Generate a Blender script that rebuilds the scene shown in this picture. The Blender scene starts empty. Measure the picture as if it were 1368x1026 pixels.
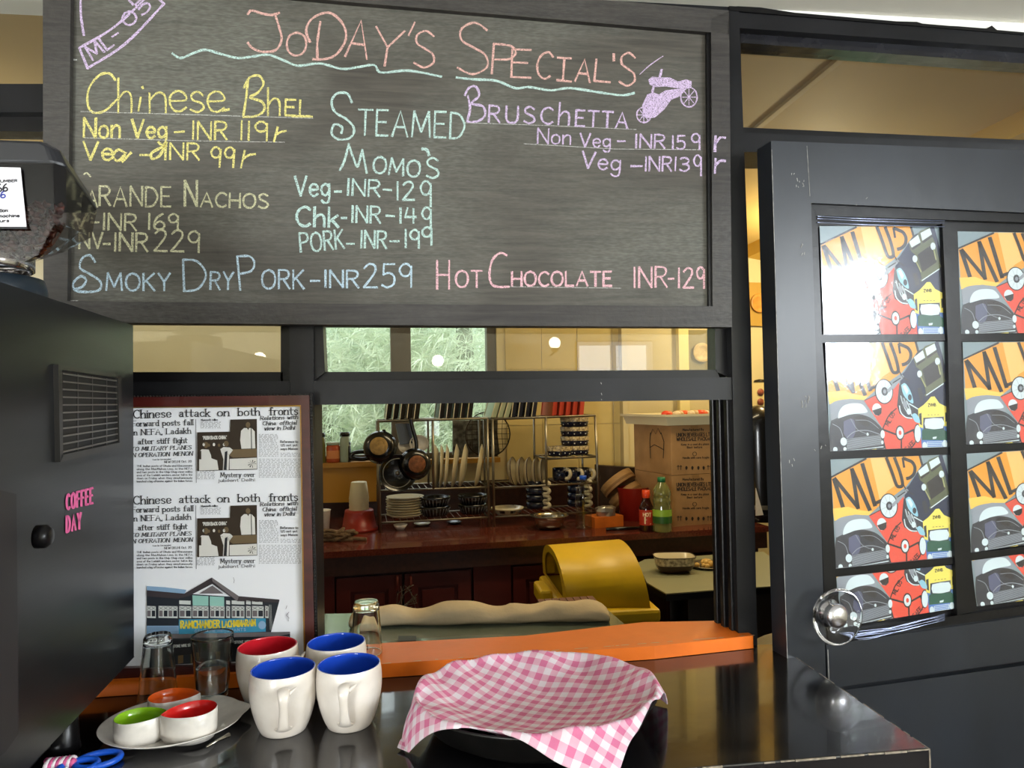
import bpy, bmesh, math, random
from mathutils import Vector, Matrix
random.seed(7)
S = bpy.context.scene
COL = S.collection
V = Vector
# ---------------------------------------------------------------- camera
FPX = 950.0
CAM = V((0.0, -1.35, 1.48))
YAW, PITCH, ROLL = math.radians(7.0), math.radians(1.44), math.radians(-0.92)
cf = V((math.sin(YAW)*math.cos(PITCH), math.cos(YAW)*math.cos(PITCH), math.sin(PITCH)))
_r = V((math.cos(YAW), -math.sin(YAW), 0)); _u = _r.cross(cf)
cr = math.cos(ROLL)*_r + math.sin(ROLL)*_u
cu = -math.sin(ROLL)*_r + math.cos(ROLL)*_u
cam = bpy.data.cameras.new('camera'); camo = bpy.data.objects.new('camera', cam); COL.objects.link(camo)
cam.sensor_width = 36; cam.lens = 36*FPX/1368; cam.clip_start = .02
camo.matrix_world = Matrix(((cr.x, cu.x, -cf.x, CAM.x), (cr.y, cu.y, -cf.y, CAM.y), (cr.z, cu.z, -cf.z, CAM.z), (0, 0, 0, 1)))
S.camera = camo
# ---------------------------------------------------------------- world, exposure, lights
S.view_settings.view_transform = 'Standard'; S.view_settings.look = 'None'
S.view_settings.gamma = 1; S.view_settings.use_curve_mapping = False
S.view_settings.exposure = 0.64
w = bpy.data.worlds.new('world'); S.world = w; w.use_nodes = True
bg = w.node_tree.nodes['Background']; bg.inputs[0].default_value = (.86, .95, 1.0, 1); bg.inputs[1].default_value = 3.2
def area(name, loc, direction, sx, sy, power, col):
    l = bpy.data.lights.new(name, 'AREA'); l.shape = 'RECTANGLE'; l.size = sx; l.size_y = sy; l.energy = power; l.color = col
    o = bpy.data.objects.new(name, l); COL.objects.link(o); o.location = loc
    o.rotation_euler = V(direction).to_track_quat('-Z', 'Y').to_euler()
    return o
# daylight coming in through the windows of the dining room (behind the camera)
area('daylight_right_window', (3.16, -2.42, 2.02), (-1, 0, .12), .75, .9, 66, (.88, .94, 1))
area('daylight_right_window_far', (3.12, -3.55, 1.75), (-1, 0, .35), .9, 1.05, 60, (.88, .94, 1))
area('daylight_back_window', (1.52, -4.16, 1.45), (0, 1, 0), .62, 1.0, 3.5, (.95, .98, 1))
area('daylight_back_window_left', (-1.9, -4.12, 1.15), (0, 1, .3), 1.15, .9, 85, (.95, .98, 1))
area('kitchen_tube_light', (.75, 1.2, 2.36), (0, 0, -1), 1.2, .12, 9, (1, .82, .5))
def point_light(name, loc, power, col, r=.06):
    l = bpy.data.lights.new(name, 'POINT'); l.energy = power; l.color = col; l.shadow_soft_size = r
    o = bpy.data.objects.new(name, l); COL.objects.link(o); o.location = loc
point_light('soffit_fill_light', (1.9, 1.95, 2.12), 17, (1, .84, .52))  # added light without a fixture, brightens the kitchen soffit
point_light('kitchen_side_fill', (-1.5, 1.2, 2.0), 3.5, (1, .84, .55))  # added fill with no fixture, lifts the dark kitchen ceiling

# ---------------------------------------------------------------- pixel -> point on a real plane
def RAY(x, y): return cf + cr*((x-684)/FPX) - cu*((y-513)/FPX)
def PY(x, y, Y): r = RAY(x, y); return CAM + r*((Y-CAM.y)/r.y)
def PZ(x, y, Z): r = RAY(x, y); return CAM + r*((Z-CAM.z)/r.z)
def PX(x, y, X): r = RAY(x, y); return CAM + r*((X-CAM.x)/r.x)
def PP(x, y, o, n): r = RAY(x, y); return CAM + r*((V(o)-CAM).dot(n)/r.dot(n))
def pxm(p):                       # metres per pixel at a point
    return (V(p)-CAM).dot(cf)/FPX

# ---------------------------------------------------------------- materials
MATS = {}
def hexc(h):
    h = h.lstrip('#'); c = [int(h[i:i+2], 16)/255 for i in (0, 2, 4)]
    return tuple((v/12.92 if v <= .04045 else ((v+.055)/1.055)**2.4) for v in c)
def mat(name, col=(.5, .5, .5), rough=.5, metal=0, var=0, vscale=20, bump=0, bscale=60, stretch=(1, 1, 1), coat=0, trans=0, ior=1.45, emit=None, estr=0, col2=None, spec=.5, alpha=1):
    if name in MATS: return MATS[name]
    if isinstance(col, str): col = hexc(col)
    if isinstance(col2, str): col2 = hexc(col2)
    m = bpy.data.materials.new(name); m.use_nodes = True; MATS[name] = m
    nt = m.node_tree; b = nt.nodes['Principled BSDF']
    b.inputs['Base Color'].default_value = (*col, 1); b.inputs['Roughness'].default_value = rough; b.inputs['Metallic'].default_value = metal
    b.inputs['Coat Weight'].default_value = coat; b.inputs['Transmission Weight'].default_value = trans; b.inputs['IOR'].default_value = ior
    b.inputs['Specular IOR Level'].default_value = spec; b.inputs['Alpha'].default_value = alpha
    if emit: b.inputs['Emission Color'].default_value = (*emit, 1); b.inputs['Emission Strength'].default_value = estr
    if var or bump or col2:
        tc = nt.nodes.new('ShaderNodeTexCoord'); mp = nt.nodes.new('ShaderNodeMapping'); mp.inputs['Scale'].default_value = stretch
        nt.links.new(tc.outputs['Object'], mp.inputs[0])
    if var or col2:
        n = nt.nodes.new('ShaderNodeTexNoise'); n.inputs['Scale'].default_value = vscale; n.inputs['Detail'].default_value = 6
        nt.links.new(mp.outputs[0], n.inputs['Vector'])
        rp = nt.nodes.new('ShaderNodeValToRGB'); nt.links.new(n.outputs['Fac'], rp.inputs[0])
        c2 = col2 if col2 else tuple(min(1, c*(1+var)) for c in col); c1 = col if col2 else tuple(c*(1-var) for c in col)
        rp.color_ramp.elements[0].position = .35; rp.color_ramp.elements[1].position = .68
        rp.color_ramp.elements[0].color = (*c1, 1); rp.color_ramp.elements[1].color = (*c2, 1)
        nt.links.new(rp.outputs[0], b.inputs['Base Color'])
    if bump:
        n2 = nt.nodes.new('ShaderNodeTexNoise'); n2.inputs['Scale'].default_value = bscale; n2.inputs['Detail'].default_value = 4
        nt.links.new(mp.outputs[0], n2.inputs['Vector'])
        bp = nt.nodes.new('ShaderNodeBump'); bp.inputs['Strength'].default_value = bump; bp.inputs['Distance'].default_value = .01
        nt.links.new(n2.outputs['Fac'], bp.inputs['Height']); nt.links.new(bp.outputs[0], b.inputs['Normal'])
    return m
def chalk(name, col):
    if name in MATS: return MATS[name]
    if isinstance(col, str): col = hexc(col)
    m = bpy.data.materials.new(name); m.use_nodes = True; MATS[name] = m; nt = m.node_tree
    b = nt.nodes['Principled BSDF']; b.inputs['Base Color'].default_value = (*col, 1); b.inputs['Roughness'].default_value = 1; b.inputs['Specular IOR Level'].default_value = .1
    tc = nt.nodes.new('ShaderNodeTexCoord'); mp = nt.nodes.new('ShaderNodeMapping'); mp.inputs['Scale'].default_value = (1, 1, 2.2)
    n = nt.nodes.new('ShaderNodeTexNoise'); n.inputs['Scale'].default_value = 420; n.inputs['Detail'].default_value = 3
    r = nt.nodes.new('ShaderNodeMapRange'); r.inputs[1].default_value = .34; r.inputs[2].default_value = .56; r.inputs[3].default_value = .18; r.inputs[4].default_value = .82
    nt.links.new(tc.outputs['Object'], mp.inputs[0]); nt.links.new(mp.outputs[0], n.inputs['Vector']); nt.links.new(n.outputs['Fac'], r.inputs[0]); nt.links.new(r.outputs[0], b.inputs['Alpha'])
    return m
def thin_glass(name, tint=(1, 1, 1), ior=1.5, rough=.0, boost=.9):
    if name in MATS: return MATS[name]
    m = bpy.data.materials.new(name); m.use_nodes = True; MATS[name] = m; nt = m.node_tree
    for n in list(nt.nodes):
        if n.type != 'OUTPUT_MATERIAL': nt.nodes.remove(n)
    out = nt.nodes[0]; t = nt.nodes.new('ShaderNodeBsdfTransparent'); t.inputs[0].default_value = (*tint, 1)
    g = nt.nodes.new('ShaderNodeBsdfGlossy'); g.inputs['Roughness'].default_value = rough
    fr = nt.nodes.new('ShaderNodeFresnel'); fr.inputs[0].default_value = ior
    ge = nt.nodes.new('ShaderNodeNewGeometry'); im = nt.nodes.new('ShaderNodeMapRange'); im.inputs[3].default_value = ior; im.inputs[4].default_value = 1/ior
    nt.links.new(ge.outputs['Backfacing'], im.inputs[0]); nt.links.new(im.outputs[0], fr.inputs[0])
    mu = nt.nodes.new('ShaderNodeMath'); mu.operation = 'MULTIPLY'; mu.inputs[1].default_value = boost; mu.use_clamp = True
    mx = nt.nodes.new('ShaderNodeMixShader')
    nt.links.new(fr.outputs[0], mu.inputs[0]); nt.links.new(mu.outputs[0], mx.inputs[0]); nt.links.new(t.outputs[0], mx.inputs[1]); nt.links.new(g.outputs[0], mx.inputs[2]); nt.links.new(mx.outputs[0], out.inputs[0])
    return m

BLK = mat('black_gloss_paint', '#161618', .34, var=.3, vscale=9, bump=.05, bscale=35, spec=.3)
BEAD = mat('black_bead_paint', '#0e0d0e', .3, var=.3, vscale=15, bump=.04, bscale=40, spec=.3)
WORN = mat('scuffed_paint_edge', '#8f8d88', .8, var=.4, vscale=90)
GLASS = thin_glass('window_glass', (.97, .98, .97))
ORG = mat('orange_paint', '#dd6c14', .4, var=.05, vscale=14, bump=.06, bscale=40)
STEEL = mat('stainless_steel', '#b9b3a4', .25, 1)
STEELD = mat('dull_steel', '#8d8778', .4, 1)
WHITEC = mat('white_glazed_ceramic', '#ded8cf', .25, var=.07, vscale=60, coat=.3)
CREAM = mat('cream_ceramic', '#cfc3a2', .3, coat=.3)
BLACKC = mat('black_enamel', '#111113', .25, coat=.3)
NAVY = mat('navy_ceramic', '#12182c', .25, coat=.3)

# ---------------------------------------------------------------- mesh building
WL = {}                            # world location of roots
class MB:
    def __init__(s): s.v = []; s.f = []; s.m = []; s.sm = []; s.mi = 0; s.smooth = False
    def add(s, vs, fs, mi=None, sm=None):
        o = len(s.v); s.v += [V(p) for p in vs]
        for f in fs: s.f.append([i+o for i in f]); s.m.append(s.mi if mi is None else mi); s.sm.append(s.smooth if sm is None else sm)
        return s
    def box(s, a, b, mi=None):
        x0, y0, z0 = [min(a[i], b[i]) for i in range(3)]; x1, y1, z1 = [max(a[i], b[i]) for i in range(3)]
        return s.add([(x0, y0, z0), (x1, y0, z0), (x1, y1, z0), (x0, y1, z0), (x0, y0, z1), (x1, y0, z1), (x1, y1, z1), (x0, y1, z1)],
                     [(0, 3, 2, 1), (4, 5, 6, 7), (0, 1, 5, 4), (1, 2, 6, 5), (2, 3, 7, 6), (3, 0, 4, 7)], mi, False)
    def prism(s, pts, d, mi=None, sm=False):   # pts polygon, d extrusion vector
        n = len(pts); d = V(d); pts = [V(p) for p in pts]
        nr = V((0, 0, 0))
        for i in range(n): nr += pts[i].cross(pts[(i+1) % n])
        if nr.dot(d) > 0: pts = pts[::-1]
        s.add(pts+[p+d for p in pts], [list(range(n)), list(range(2*n-1, n-1, -1))], mi, False)
        return s.add(pts+[p+d for p in pts], [(i, i+n, (i+1) % n+n, (i+1) % n) for i in range(n)], mi, sm)
    def poly(s, pts, mi=None): return s.add(pts, [list(range(len(pts)))], mi, False)
    def lathe(s, prof, o=(0, 0, 0), seg=32, ax=None, mi=None, sx=1, sy=1, rot=0, sm=True):
        o = V(o); vs = []; n = len(prof)
        q = V((0, 0, 1)).rotation_difference(V(ax)) if ax is not None else None
        for j in range(seg):
            a = 2*math.pi*j/seg
            for r, z in prof:
                p = V((r*math.cos(a)*sx, r*math.sin(a)*sy, z))
                if rot: p = Matrix.Rotation(rot, 3, 'Z') @ p
                if q: p = q @ p
                vs.append(o+p)
        fs = []
        for j in range(seg):
            k = (j+1) % seg
            for i in range(n-1):
                a, b, c, d = j*n+i, k*n+i, k*n+i+1, j*n+i+1
                if prof[i][0] < 1e-6: fs.append((a, c, d))
                elif prof[i+1][0] < 1e-6: fs.append((a, b, d))
                else: fs.append((a, b, c, d))
        return s.add(vs, fs, mi, sm)
    def tube(s, pts, r, seg=8, mi=None, closed=False, cap=True):
        pts = [V(p) for p in pts]; n = len(pts); rings = []
        rr = r if isinstance(r, (list, tuple)) else [r]*n
        prev = None
        for i, p in enumerate(pts):
            a = pts[(i-1) % n] if (i > 0 or closed) else p; b = pts[(i+1) % n] if (i < n-1 or closed) else p
            t = (b-a).normalized()
            if prev is None:
                u = t.orthogonal().normalized()
            else:
                u = prev-t*prev.dot(t)
                u = u.normalized() if u.length > 1e-6 else t.orthogonal().normalized()
            prev = u; w_ = t.cross(u)
            rings.append([p+(u*math.cos(2*math.pi*k/seg)+w_*math.sin(2*math.pi*k/seg))*rr[i] for k in range(seg)])
        vs = [q for g in rings for q in g]; fs = []
        for i in range(n if closed else n-1):
            j = (i+1) % n
            for k in range(seg):
                l = (k+1) % seg; fs.append((i*seg+k, i*seg+l, j*seg+l, j*seg+k))
        if cap and not closed: fs += [tuple(range(seg-1, -1, -1)), tuple(range((n-1)*seg, n*seg))]
        return s.add(vs, fs, mi, True)
    def ball(s, c, r, seg=16, rings=10, sc=(1, 1, 1), mi=None):
        prof = [(r*math.sin(math.pi*i/rings), -r*math.cos(math.pi*i/rings)) for i in range(rings+1)]
        prof[0] = (0, -r); prof[-1] = (0, r); o = len(s.v); s.lathe(prof, (0, 0, 0), seg, mi=mi)
        for i in range(o, len(s.v)): p = s.v[i]; s.v[i] = V((p.x*sc[0]+c[0], p.y*sc[1]+c[1], p.z*sc[2]+c[2]))
        return s
    def loft(s, rings, mi=None, caps=(True, True), sm=True):
        n = len(rings[0]); vs = [V(p) for g in rings for p in g]; fs = []
        for i in range(len(rings)-1):
            for k in range(n):
                l = (k+1) % n; fs.append((i*n+k, i*n+l, (i+1)*n+l, (i+1)*n+k))
        s.add(vs, fs, mi, sm)
        if caps[0]: s.add(rings[0], [tuple(range(n-1, -1, -1))], mi, False)
        if caps[1]: s.add(rings[-1], [tuple(range(n))], mi, False)
        return s
    def xf(s, M):
        s.v = [M @ p for p in s.v]; return s
    def build(s, name, mats, parent=None, bevel=0, fix=False, loc=None, sub=0, solid=0):
        me = bpy.data.meshes.new(name)
        if parent is not None: base = WL[parent.name]
        else:
            xs = [p.x for p in s.v]; ys = [p.y for p in s.v]; zs = [p.z for p in s.v]
            base = V(loc) if loc else V(((min(xs)+max(xs))/2, (min(ys)+max(ys))/2, min(zs)))
        me.from_pydata([tuple(p-base) for p in s.v], [], s.f)
        mats = mats if isinstance(mats, (list, tuple)) else [mats]
        for m in mats: me.materials.append(m)
        for i, p in enumerate(me.polygons): p.material_index = min(s.m[i], len(mats)-1); p.use_smooth = s.sm[i]
        if fix or any(s.sm):
            bm = bmesh.new(); bm.from_mesh(me); bmesh.ops.remove_doubles(bm, verts=bm.verts, dist=1e-6)
            if fix: bmesh.ops.recalc_face_normals(bm, faces=bm.faces)
            bm.to_mesh(me); bm.free()
        me.update()
        o = bpy.data.objects.new(name, me); COL.objects.link(o)
        if parent is None: o.location = base; WL[o.name] = base
        else: o.parent = parent; WL[o.name] = WL[parent.name]
        if bevel:
            b = o.modifiers.new('bevel', 'BEVEL'); b.width = bevel; b.segments = 2; b.limit_method = 'ANGLE'; b.angle_limit = math.radians(40)
        if solid:
            b = o.modifiers.new('solid', 'SOLIDIFY'); b.thickness = solid; b.offset = 0
        if sub:
            b = o.modifiers.new('sub', 'SUBSURF'); b.levels = sub; b.render_levels = sub
        return o
def thing(name, label, cat, loc, group=None):
    o = bpy.data.objects.new(name, None); COL.objects.link(o); o.location = loc; o.empty_display_size = .05
    WL[o.name] = V(loc); return tag(o, label, cat, group)
def tag(o, label, cat=None, group=None, kind=None):
    if label: o['label'] = label
    if cat: o['category'] = cat
    if group: o['group'] = group
    if kind: o['kind'] = kind
    return o
def struct(o, label=None):
    o['kind'] = 'structure'
    if label: o['label'] = label
    return o
def clone(src, loc, label=None, rot=None, name=None):
    c = src.copy(); COL.objects.link(c); c.location = loc; WL[c.name] = V(loc)
    if rot: c.rotation_euler = rot
    if label: c['label'] = label
    for ch in list(src.children):
        k = ch.copy(); COL.objects.link(k); k.parent = c; k.matrix_parent_inverse = ch.matrix_parent_inverse
        for g in list(ch.children):
            q = g.copy(); COL.objects.link(q); q.parent = k
    return c

# ---------------------------------------------------------------- stroke lettering
G = {
'A': (.7, "0,0 .35,1 .7,0|.13,.37 .57,.37"), 'B': (.6, "0,0 0,1|~0,1 .42,.97 .5,.77 .38,.56 0,.53|~0,.53 .5,.48 .6,.25 .45,.03 0,0"),
'C': (.62, "~.62,.85 .4,1 .12,.85 0,.5 .12,.14 .4,0 .62,.13"), 'D': (.64, "0,0 0,1|~0,1 .4,.93 .64,.5 .4,.06 0,0"),
'E': (.52, "0,0 0,1|0,1 .5,1|0,.53 .42,.53|0,0 .52,0"), 'F': (.5, "0,0 0,1|0,1 .5,1|0,.53 .42,.53"),
'G': (.66, "~.62,.85 .4,1 .12,.85 0,.5 .12,.14 .4,0 .64,.15|.64,.15 .64,.45|.4,.45 .66,.45"), 'H': (.62, "0,0 0,1|.62,0 .62,1|0,.5 .62,.5"),
'I': (.06, ".03,0 .03,1"), 'J': (.42, "~.4,1 .4,.25 .3,.02 .12,.02 0,.2"), 'K': (.58, "0,0 0,1|.55,1 0,.45|.15,.57 .58,0"),
'L': (.5, "0,1 0,0|0,0 .5,0"), 'M': (.82, "0,0 .08,1|.08,1 .41,.2|.41,.2 .74,1|.74,1 .82,0"), 'N': (.64, "0,0 0,1|0,1 .64,0|.64,0 .64,1"),
'O': (.72, "~.36,1 .1,.86 0,.5 .1,.14 .36,0 .62,.14 .72,.5 .62,.86 .36,1"), 'P': (.56, "0,0 0,1|~0,1 .42,.97 .56,.76 .42,.53 0,.48"),
'Q': (.72, "~.36,1 .1,.86 0,.5 .1,.14 .36,0 .62,.14 .72,.5 .62,.86 .36,1|.45,.25 .75,-.05"), 'R': (.58, "0,0 0,1|~0,1 .42,.97 .54,.77 .4,.55 0,.5|.25,.5 .58,0"),
'S': (.56, "~.52,.86 .3,1 .06,.88 .06,.66 .28,.52 .5,.38 .54,.15 .28,0 0,.12"), 'T': (.64, "0,1 .64,1|.32,1 .32,0"),
'U': (.62, "~0,1 0,.3 .12,.04 .31,0 .5,.04 .62,.3 .62,1"), 'V': (.66, "0,1 .33,0|.33,0 .66,1"), 'W': (.9, "0,1 .22,0|.22,0 .45,.8|.45,.8 .68,0|.68,0 .9,1"),
'X': (.6, "0,0 .6,1|0,1 .6,0"), 'Y': (.6, "0,1 .3,.5|.6,1 .3,.5|.3,.5 .3,0"), 'Z': (.6, "0,1 .6,1|.6,1 0,0|0,0 .6,0"),
'a': (.46, "~.44,.5 .24,.62 .04,.48 0,.28 .08,.06 .26,0 .42,.2|.44,.62 .44,0"), '@': (.46, "~.05,.5 .2,.62 .36,.56 .38,.4 .38,.02|~.38,.37 .14,.32 .02,.15 .14,0 .38,.14|.38,.03 .46,0"), 'b': (.48, "0,1 0,0|~0,.4 .2,.6 .4,.52 .48,.3 .4,.06 .2,0 0,.18"),
'c': (.42, "~.42,.5 .24,.62 .04,.5 0,.3 .06,.08 .24,0 .42,.12"), 'd': (.48, "~.46,.45 .26,.62 .06,.5 0,.3 .08,.06 .26,0 .46,.2|.47,1 .47,0"),
'e': (.46, "~.02,.32 .44,.34 .4,.54 .22,.62 .04,.5 0,.28 .1,.05 .28,0 .45,.12"), 'f': (.34, "~.36,.9 .26,1 .14,.9 .12,.6 .12,0|0,.6 .3,.6"),
'g': (.46, "~.44,.48 .24,.62 .04,.5 0,.32 .08,.1 .26,.05 .43,.22|~.45,.62 .45,-.1 .36,-.32 .16,-.34 .02,-.22"), 'h': (.46, "0,1 0,0|~0,.38 .2,.6 .38,.58 .45,.38 .45,0"),
'i': (.06, ".03,.6 .03,0|.03,.78 .03,.86"), 'j': (.2, "~.18,.6 .18,-.15 .1,-.32 0,-.3|.18,.78 .18,.86"), 'k': (.44, "0,1 0,0|.4,.6 0,.26|.14,.36 .44,0"),
'l': (.06, ".03,1 .03,0"), 'm': (.74, "0,.6 0,0|~0,.4 .16,.6 .32,.56 .37,.38 .37,0|~.37,.4 .52,.6 .68,.56 .74,.38 .74,0"), 'n': (.45, "0,.6 0,0|~0,.38 .2,.6 .38,.57 .44,.38 .44,0"),
'o': (.48, "~.24,.62 .06,.52 0,.3 .06,.08 .24,0 .42,.08 .48,.3 .42,.52 .24,.62"), 'p': (.48, "0,.6 0,-.34|~0,.42 .2,.62 .4,.52 .48,.3 .4,.08 .2,0 0,.16"),
'q': (.48, "~.46,.45 .26,.62 .06,.5 0,.3 .08,.06 .26,0 .46,.2|.47,.6 .47,-.34"), 'r': (.32, "0,.6 0,0|~0,.36 .12,.56 .32,.58"),
's': (.38, "~.36,.5 .2,.62 .04,.52 .08,.36 .3,.27 .37,.12 .2,0 0,.08"), 't': (.34, "~.14,.9 .14,.15 .22,0 .34,.05|0,.6 .32,.6"), 'u': (.45, "~0,.6 0,.2 .1,.02 .26,.02 .44,.25|.44,.6 .44,0"),
'v': (.44, "0,.6 .22,0|.22,0 .44,.6"), 'w': (.64, "0,.6 .16,0|.16,0 .32,.5|.32,.5 .48,0|.48,0 .64,.6"), 'x': (.42, "0,.6 .42,0|.42,.6 0,0"),
'y': (.44, "0,.6 .22,0|.44,.6 .12,-.34"), 'z': (.42, "0,.6 .42,.6|.42,.6 0,0|0,0 .42,0"),
'0': (.54, "~.27,1 .06,.84 0,.5 .06,.16 .27,0 .48,.16 .54,.5 .48,.84 .27,1"), '1': (.08, ".04,0 .04,1"), '2': (.52, "~.02,.82 .2,1 .42,.95 .46,.72 .3,.42 0,0|0,0 .54,0"),
'3': (.5, "~.02,.9 .24,1 .46,.86 .4,.6 .16,.52|~.16,.52 .44,.46 .5,.2 .26,0 0,.1"), '4': (.56, ".12,1 0,.4|0,.4 .56,.4|.42,.95 .42,0"), '5': (.5, "~.06,.55 .3,.62 .48,.46 .46,.14 .22,0 0,.1|.08,1 .06,.55|.08,1 .5,1"),
'6': (.5, "~.42,1 .14,.75 0,.35 .06,.08 .26,0 .46,.1 .5,.3 .38,.48 .2,.48 .04,.3"), '7': (.5, "0,1 .5,1|.5,1 .2,0"), '8': (.5, "~.25,1 .04,.88 .08,.62 .4,.42 .48,.15 .25,0 .02,.15 .1,.42 .42,.62 .46,.88 .25,1"),
'9': (.48, "~.46,.7 .34,.5 .12,.5 0,.74 .12,.96 .3,1 .46,.84|.46,.9 .46,0"), '-': (.36, "0,.42 .36,.42"), '.': (.06, ".0,.02 .06,.02"), ',': (.08, ".06,.05 0,-.12"),
"'": (.08, ".06,1 0,.78"), ':': (.06, "0,.05 .06,.05|0,.5 .06,.5"), '"': (.2, ".04,1 .02,.8|.18,1 .16,.8"), '/': (.4, "0,0 .4,1"), '&': (.6, "~.55,0 .1,.7 .25,1 .4,.8 .05,.3 .2,0 .55,.35")}
def crom(pts, k=4):
    out = []; n = len(pts)
    for i in range(n-1):
        p0 = pts[max(i-1, 0)]; p1 = pts[i]; p2 = pts[i+1]; p3 = pts[min(i+2, n-1)]
        for j in range(k):
            t = j/k; t2 = t*t; t3 = t2*t
            out.append(tuple(.5*((2*p1[a])+(-p0[a]+p2[a])*t+(2*p0[a]-5*p1[a]+4*p2[a]-p3[a])*t2+(-p0[a]+3*p1[a]-3*p2[a]+p3[a])*t3) for a in range(len(p1))))
    out.append(tuple(pts[-1])); return out
GP = {}
def glyph(c, k=4):
    if (c, k) in GP: return GP[(c, k)]
    wd, s = G[c]; st = []
    for seg in s.split('|'):
        sm = seg[0] == '~'; pts = [tuple(float(a) for a in p.split(',')) for p in seg.lstrip('~').split()]
        st.append(crom(pts, k) if sm else pts)
    GP[(c, k)] = (wd, st); return GP[(c, k)]
def ribbon(mb, pts, w_, mapf, mi=0, nib=0, jit=0):
    """flat stroke of width w_ along 2D pts, each vertex sent through mapf"""
    n = len(pts); vs = []
    for i in range(n):
        a = pts[max(i-1, 0)]; b = pts[min(i+1, n-1)]; dx, dy = b[0]-a[0], b[1]-a[1]; L = math.hypot(dx, dy) or 1
        ww = w_*(1-nib+nib*abs(dy)/L)*(1+random.uniform(-jit, jit))/2
        px_, py_ = -dy/L*ww, dx/L*ww
        e = 0 if 0 < i < n-1 else w_*.3*(-1 if i == 0 else 1)
        x, y = pts[i][0]+dx/L*e, pts[i][1]+dy/L*e
        vs += [mapf(x+px_, y+py_), mapf(x-px_, y-py_)]
    mb.add(vs, [(2*i, 2*i+1, 2*i+3, 2*i+2) for i in range(n-1)], mi, False)
def text(mb, s, x0, y0, x1, y1, h, w_, mapf, mi=0, nib=0, serif=False, slant=0, k=4, jit=0, gap=.2, space=.45, wob=0, vert=False):
    """string from baseline start (x0,y0) to end (x1,y1) in the 2D frame (y down), cap height h"""
    tot = 0; adv = []
    for c in s:
        adv.append(tot); tot += (space if c == ' ' else glyph(c, k)[0]+gap)
    tot -= gap; dx, dy = x1-x0, y1-y0; L = math.hypot(dx, dy); ex, ey = dx/L, dy/L; sc = L/tot
    for c, a in zip(s, adv):
        if c == ' ': continue
        wy = random.uniform(-wob, wob)*h
        for st in (glyph('@', k) if serif and c == 'a' else glyph(c, k))[1]:
            pts = []
            for gx, gy in st:
                u = (a+gx)*sc+slant*gy*h; v_ = gy*h+wy
                pts.append((x0+ex*u+(0 if vert else ey*v_), y0+ey*u-(1 if vert else ex)*v_))
            ribbon(mb, pts, w_, mapf, mi, nib, jit)
            if serif:
                for q in (pts[0], pts[-1]):
                    gy = [g for g in (st[0], st[-1])][0 if q is pts[0] else 1][1]
                    if c in 'CcSsOoeaGg0' : continue
                    if gy <= .02 or gy >= .98 or abs(gy-.6) < .03 or gy < -.3:
                        t = h*.15; ribbon(mb, [(q[0]-ex*t, q[1]-ey*t), (q[0]+ex*t, q[1]+ey*t)], w_*.5, mapf, mi)
def pl(mb, pts, mapf, mi=0): mb.poly([mapf(*p) for p in pts], mi)
def circ(cx, cy, rx, ry=None, n=20): ry = ry or rx; return [(cx+rx*math.cos(2*math.pi*i/n), cy+ry*math.sin(2*math.pi*i/n)) for i in range(n)]
def slab(pxs, Y, d, mb=None, mi=None):     # polygon read on the vertical plane y=Y, given depth d to the back
    mb = mb or MB(); return mb.prism([PY(x, y, Y) for x, y in pxs], (0, d, 0), mi)

# ================================================================ SETTING
ti = [0]
def trim(mb, m=BLK, bevel=.002, label=None):
    ti[0] += 1; return struct(mb.build('trim_%d' % ti[0], m, bevel=bevel), label)
wallp = mat('cream_wall_paint', '#d9d2bb', .8, var=.05, vscale=4)
kwall = mat('kitchen_yellow_paint', '#d3c596', .55, var=.06, vscale=3, bump=.05)
kceil = mat('kitchen_ceiling_paint', '#c2ad7c', .7, var=.06, vscale=2)
white = mat('white_ceiling_paint', '#e6e5e0', .8, var=.03, vscale=3)
XL, XR, YB, ZC = -2.6, 3.2, -4.2, 2.262
struct(MB().box((XL, YB, -.1), (XR, 3.3, 0)).build('floor', mat('dark_floor_boards', '#3a2c22', .35, var=.3, vscale=6, stretch=(8, 1, 1))))
struct(MB().box((XL, YB, ZC), (XR, -.0, ZC+.1)).build('ceiling', white))
cv = MB(); a, b = PY(900, 3, -.02), PY(1500, 54, -.02)
cv.box((XL, -.12, ZC-.004), (XR, -.02, ZC+.0005)); trim(cv, mat('cornice_paint', '#f2efe2', .7), 0, 'cream painted strip of the white ceiling above the black beam')
# walls of the dining room; window openings with light behind them
struct(MB().box((XL-.1, YB, 0), (XL, 3.3, 2.6)).build('wall_left', wallp))
def wall_holes(mb, axis, c0, c1, u0, u1, z1, holes):
    """wall slab between c0..c1 on one axis with rectangular openings (ua,ub,za,zb) sorted along u"""
    def bx(ua, ub, za, zb):
        if ub-ua < 1e-4 or zb-za < 1e-4: return
        mb.box((c0, ua, za), (c1, ub, zb)) if axis == 'x' else mb.box((ua, c0, za), (ub, c1, zb))
    u = u0
    for ua, ub, za, zb in holes:
        bx(u, ua, 0, z1); bx(ua, ub, 0, za); bx(ua, ub, zb, z1); u = ub
    bx(u, u1, 0, z1); return mb
struct(wall_holes(MB(), 'x', XR, XR+.1, YB, 3.3, 2.6, [(-4.05, -3.1, 1.1, 2.2), (-2.8, -2.05, 1.6, 2.25)]).build('wall_right', wallp))
struct(wall_holes(MB(), 'y', YB-.1, YB, XL, XR, 2.6, [(-2.5, -1.3, .68, 1.64), (1.2, 1.84, .95, 1.96)]).build('wall_back', wallp))
wn = 0
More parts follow.
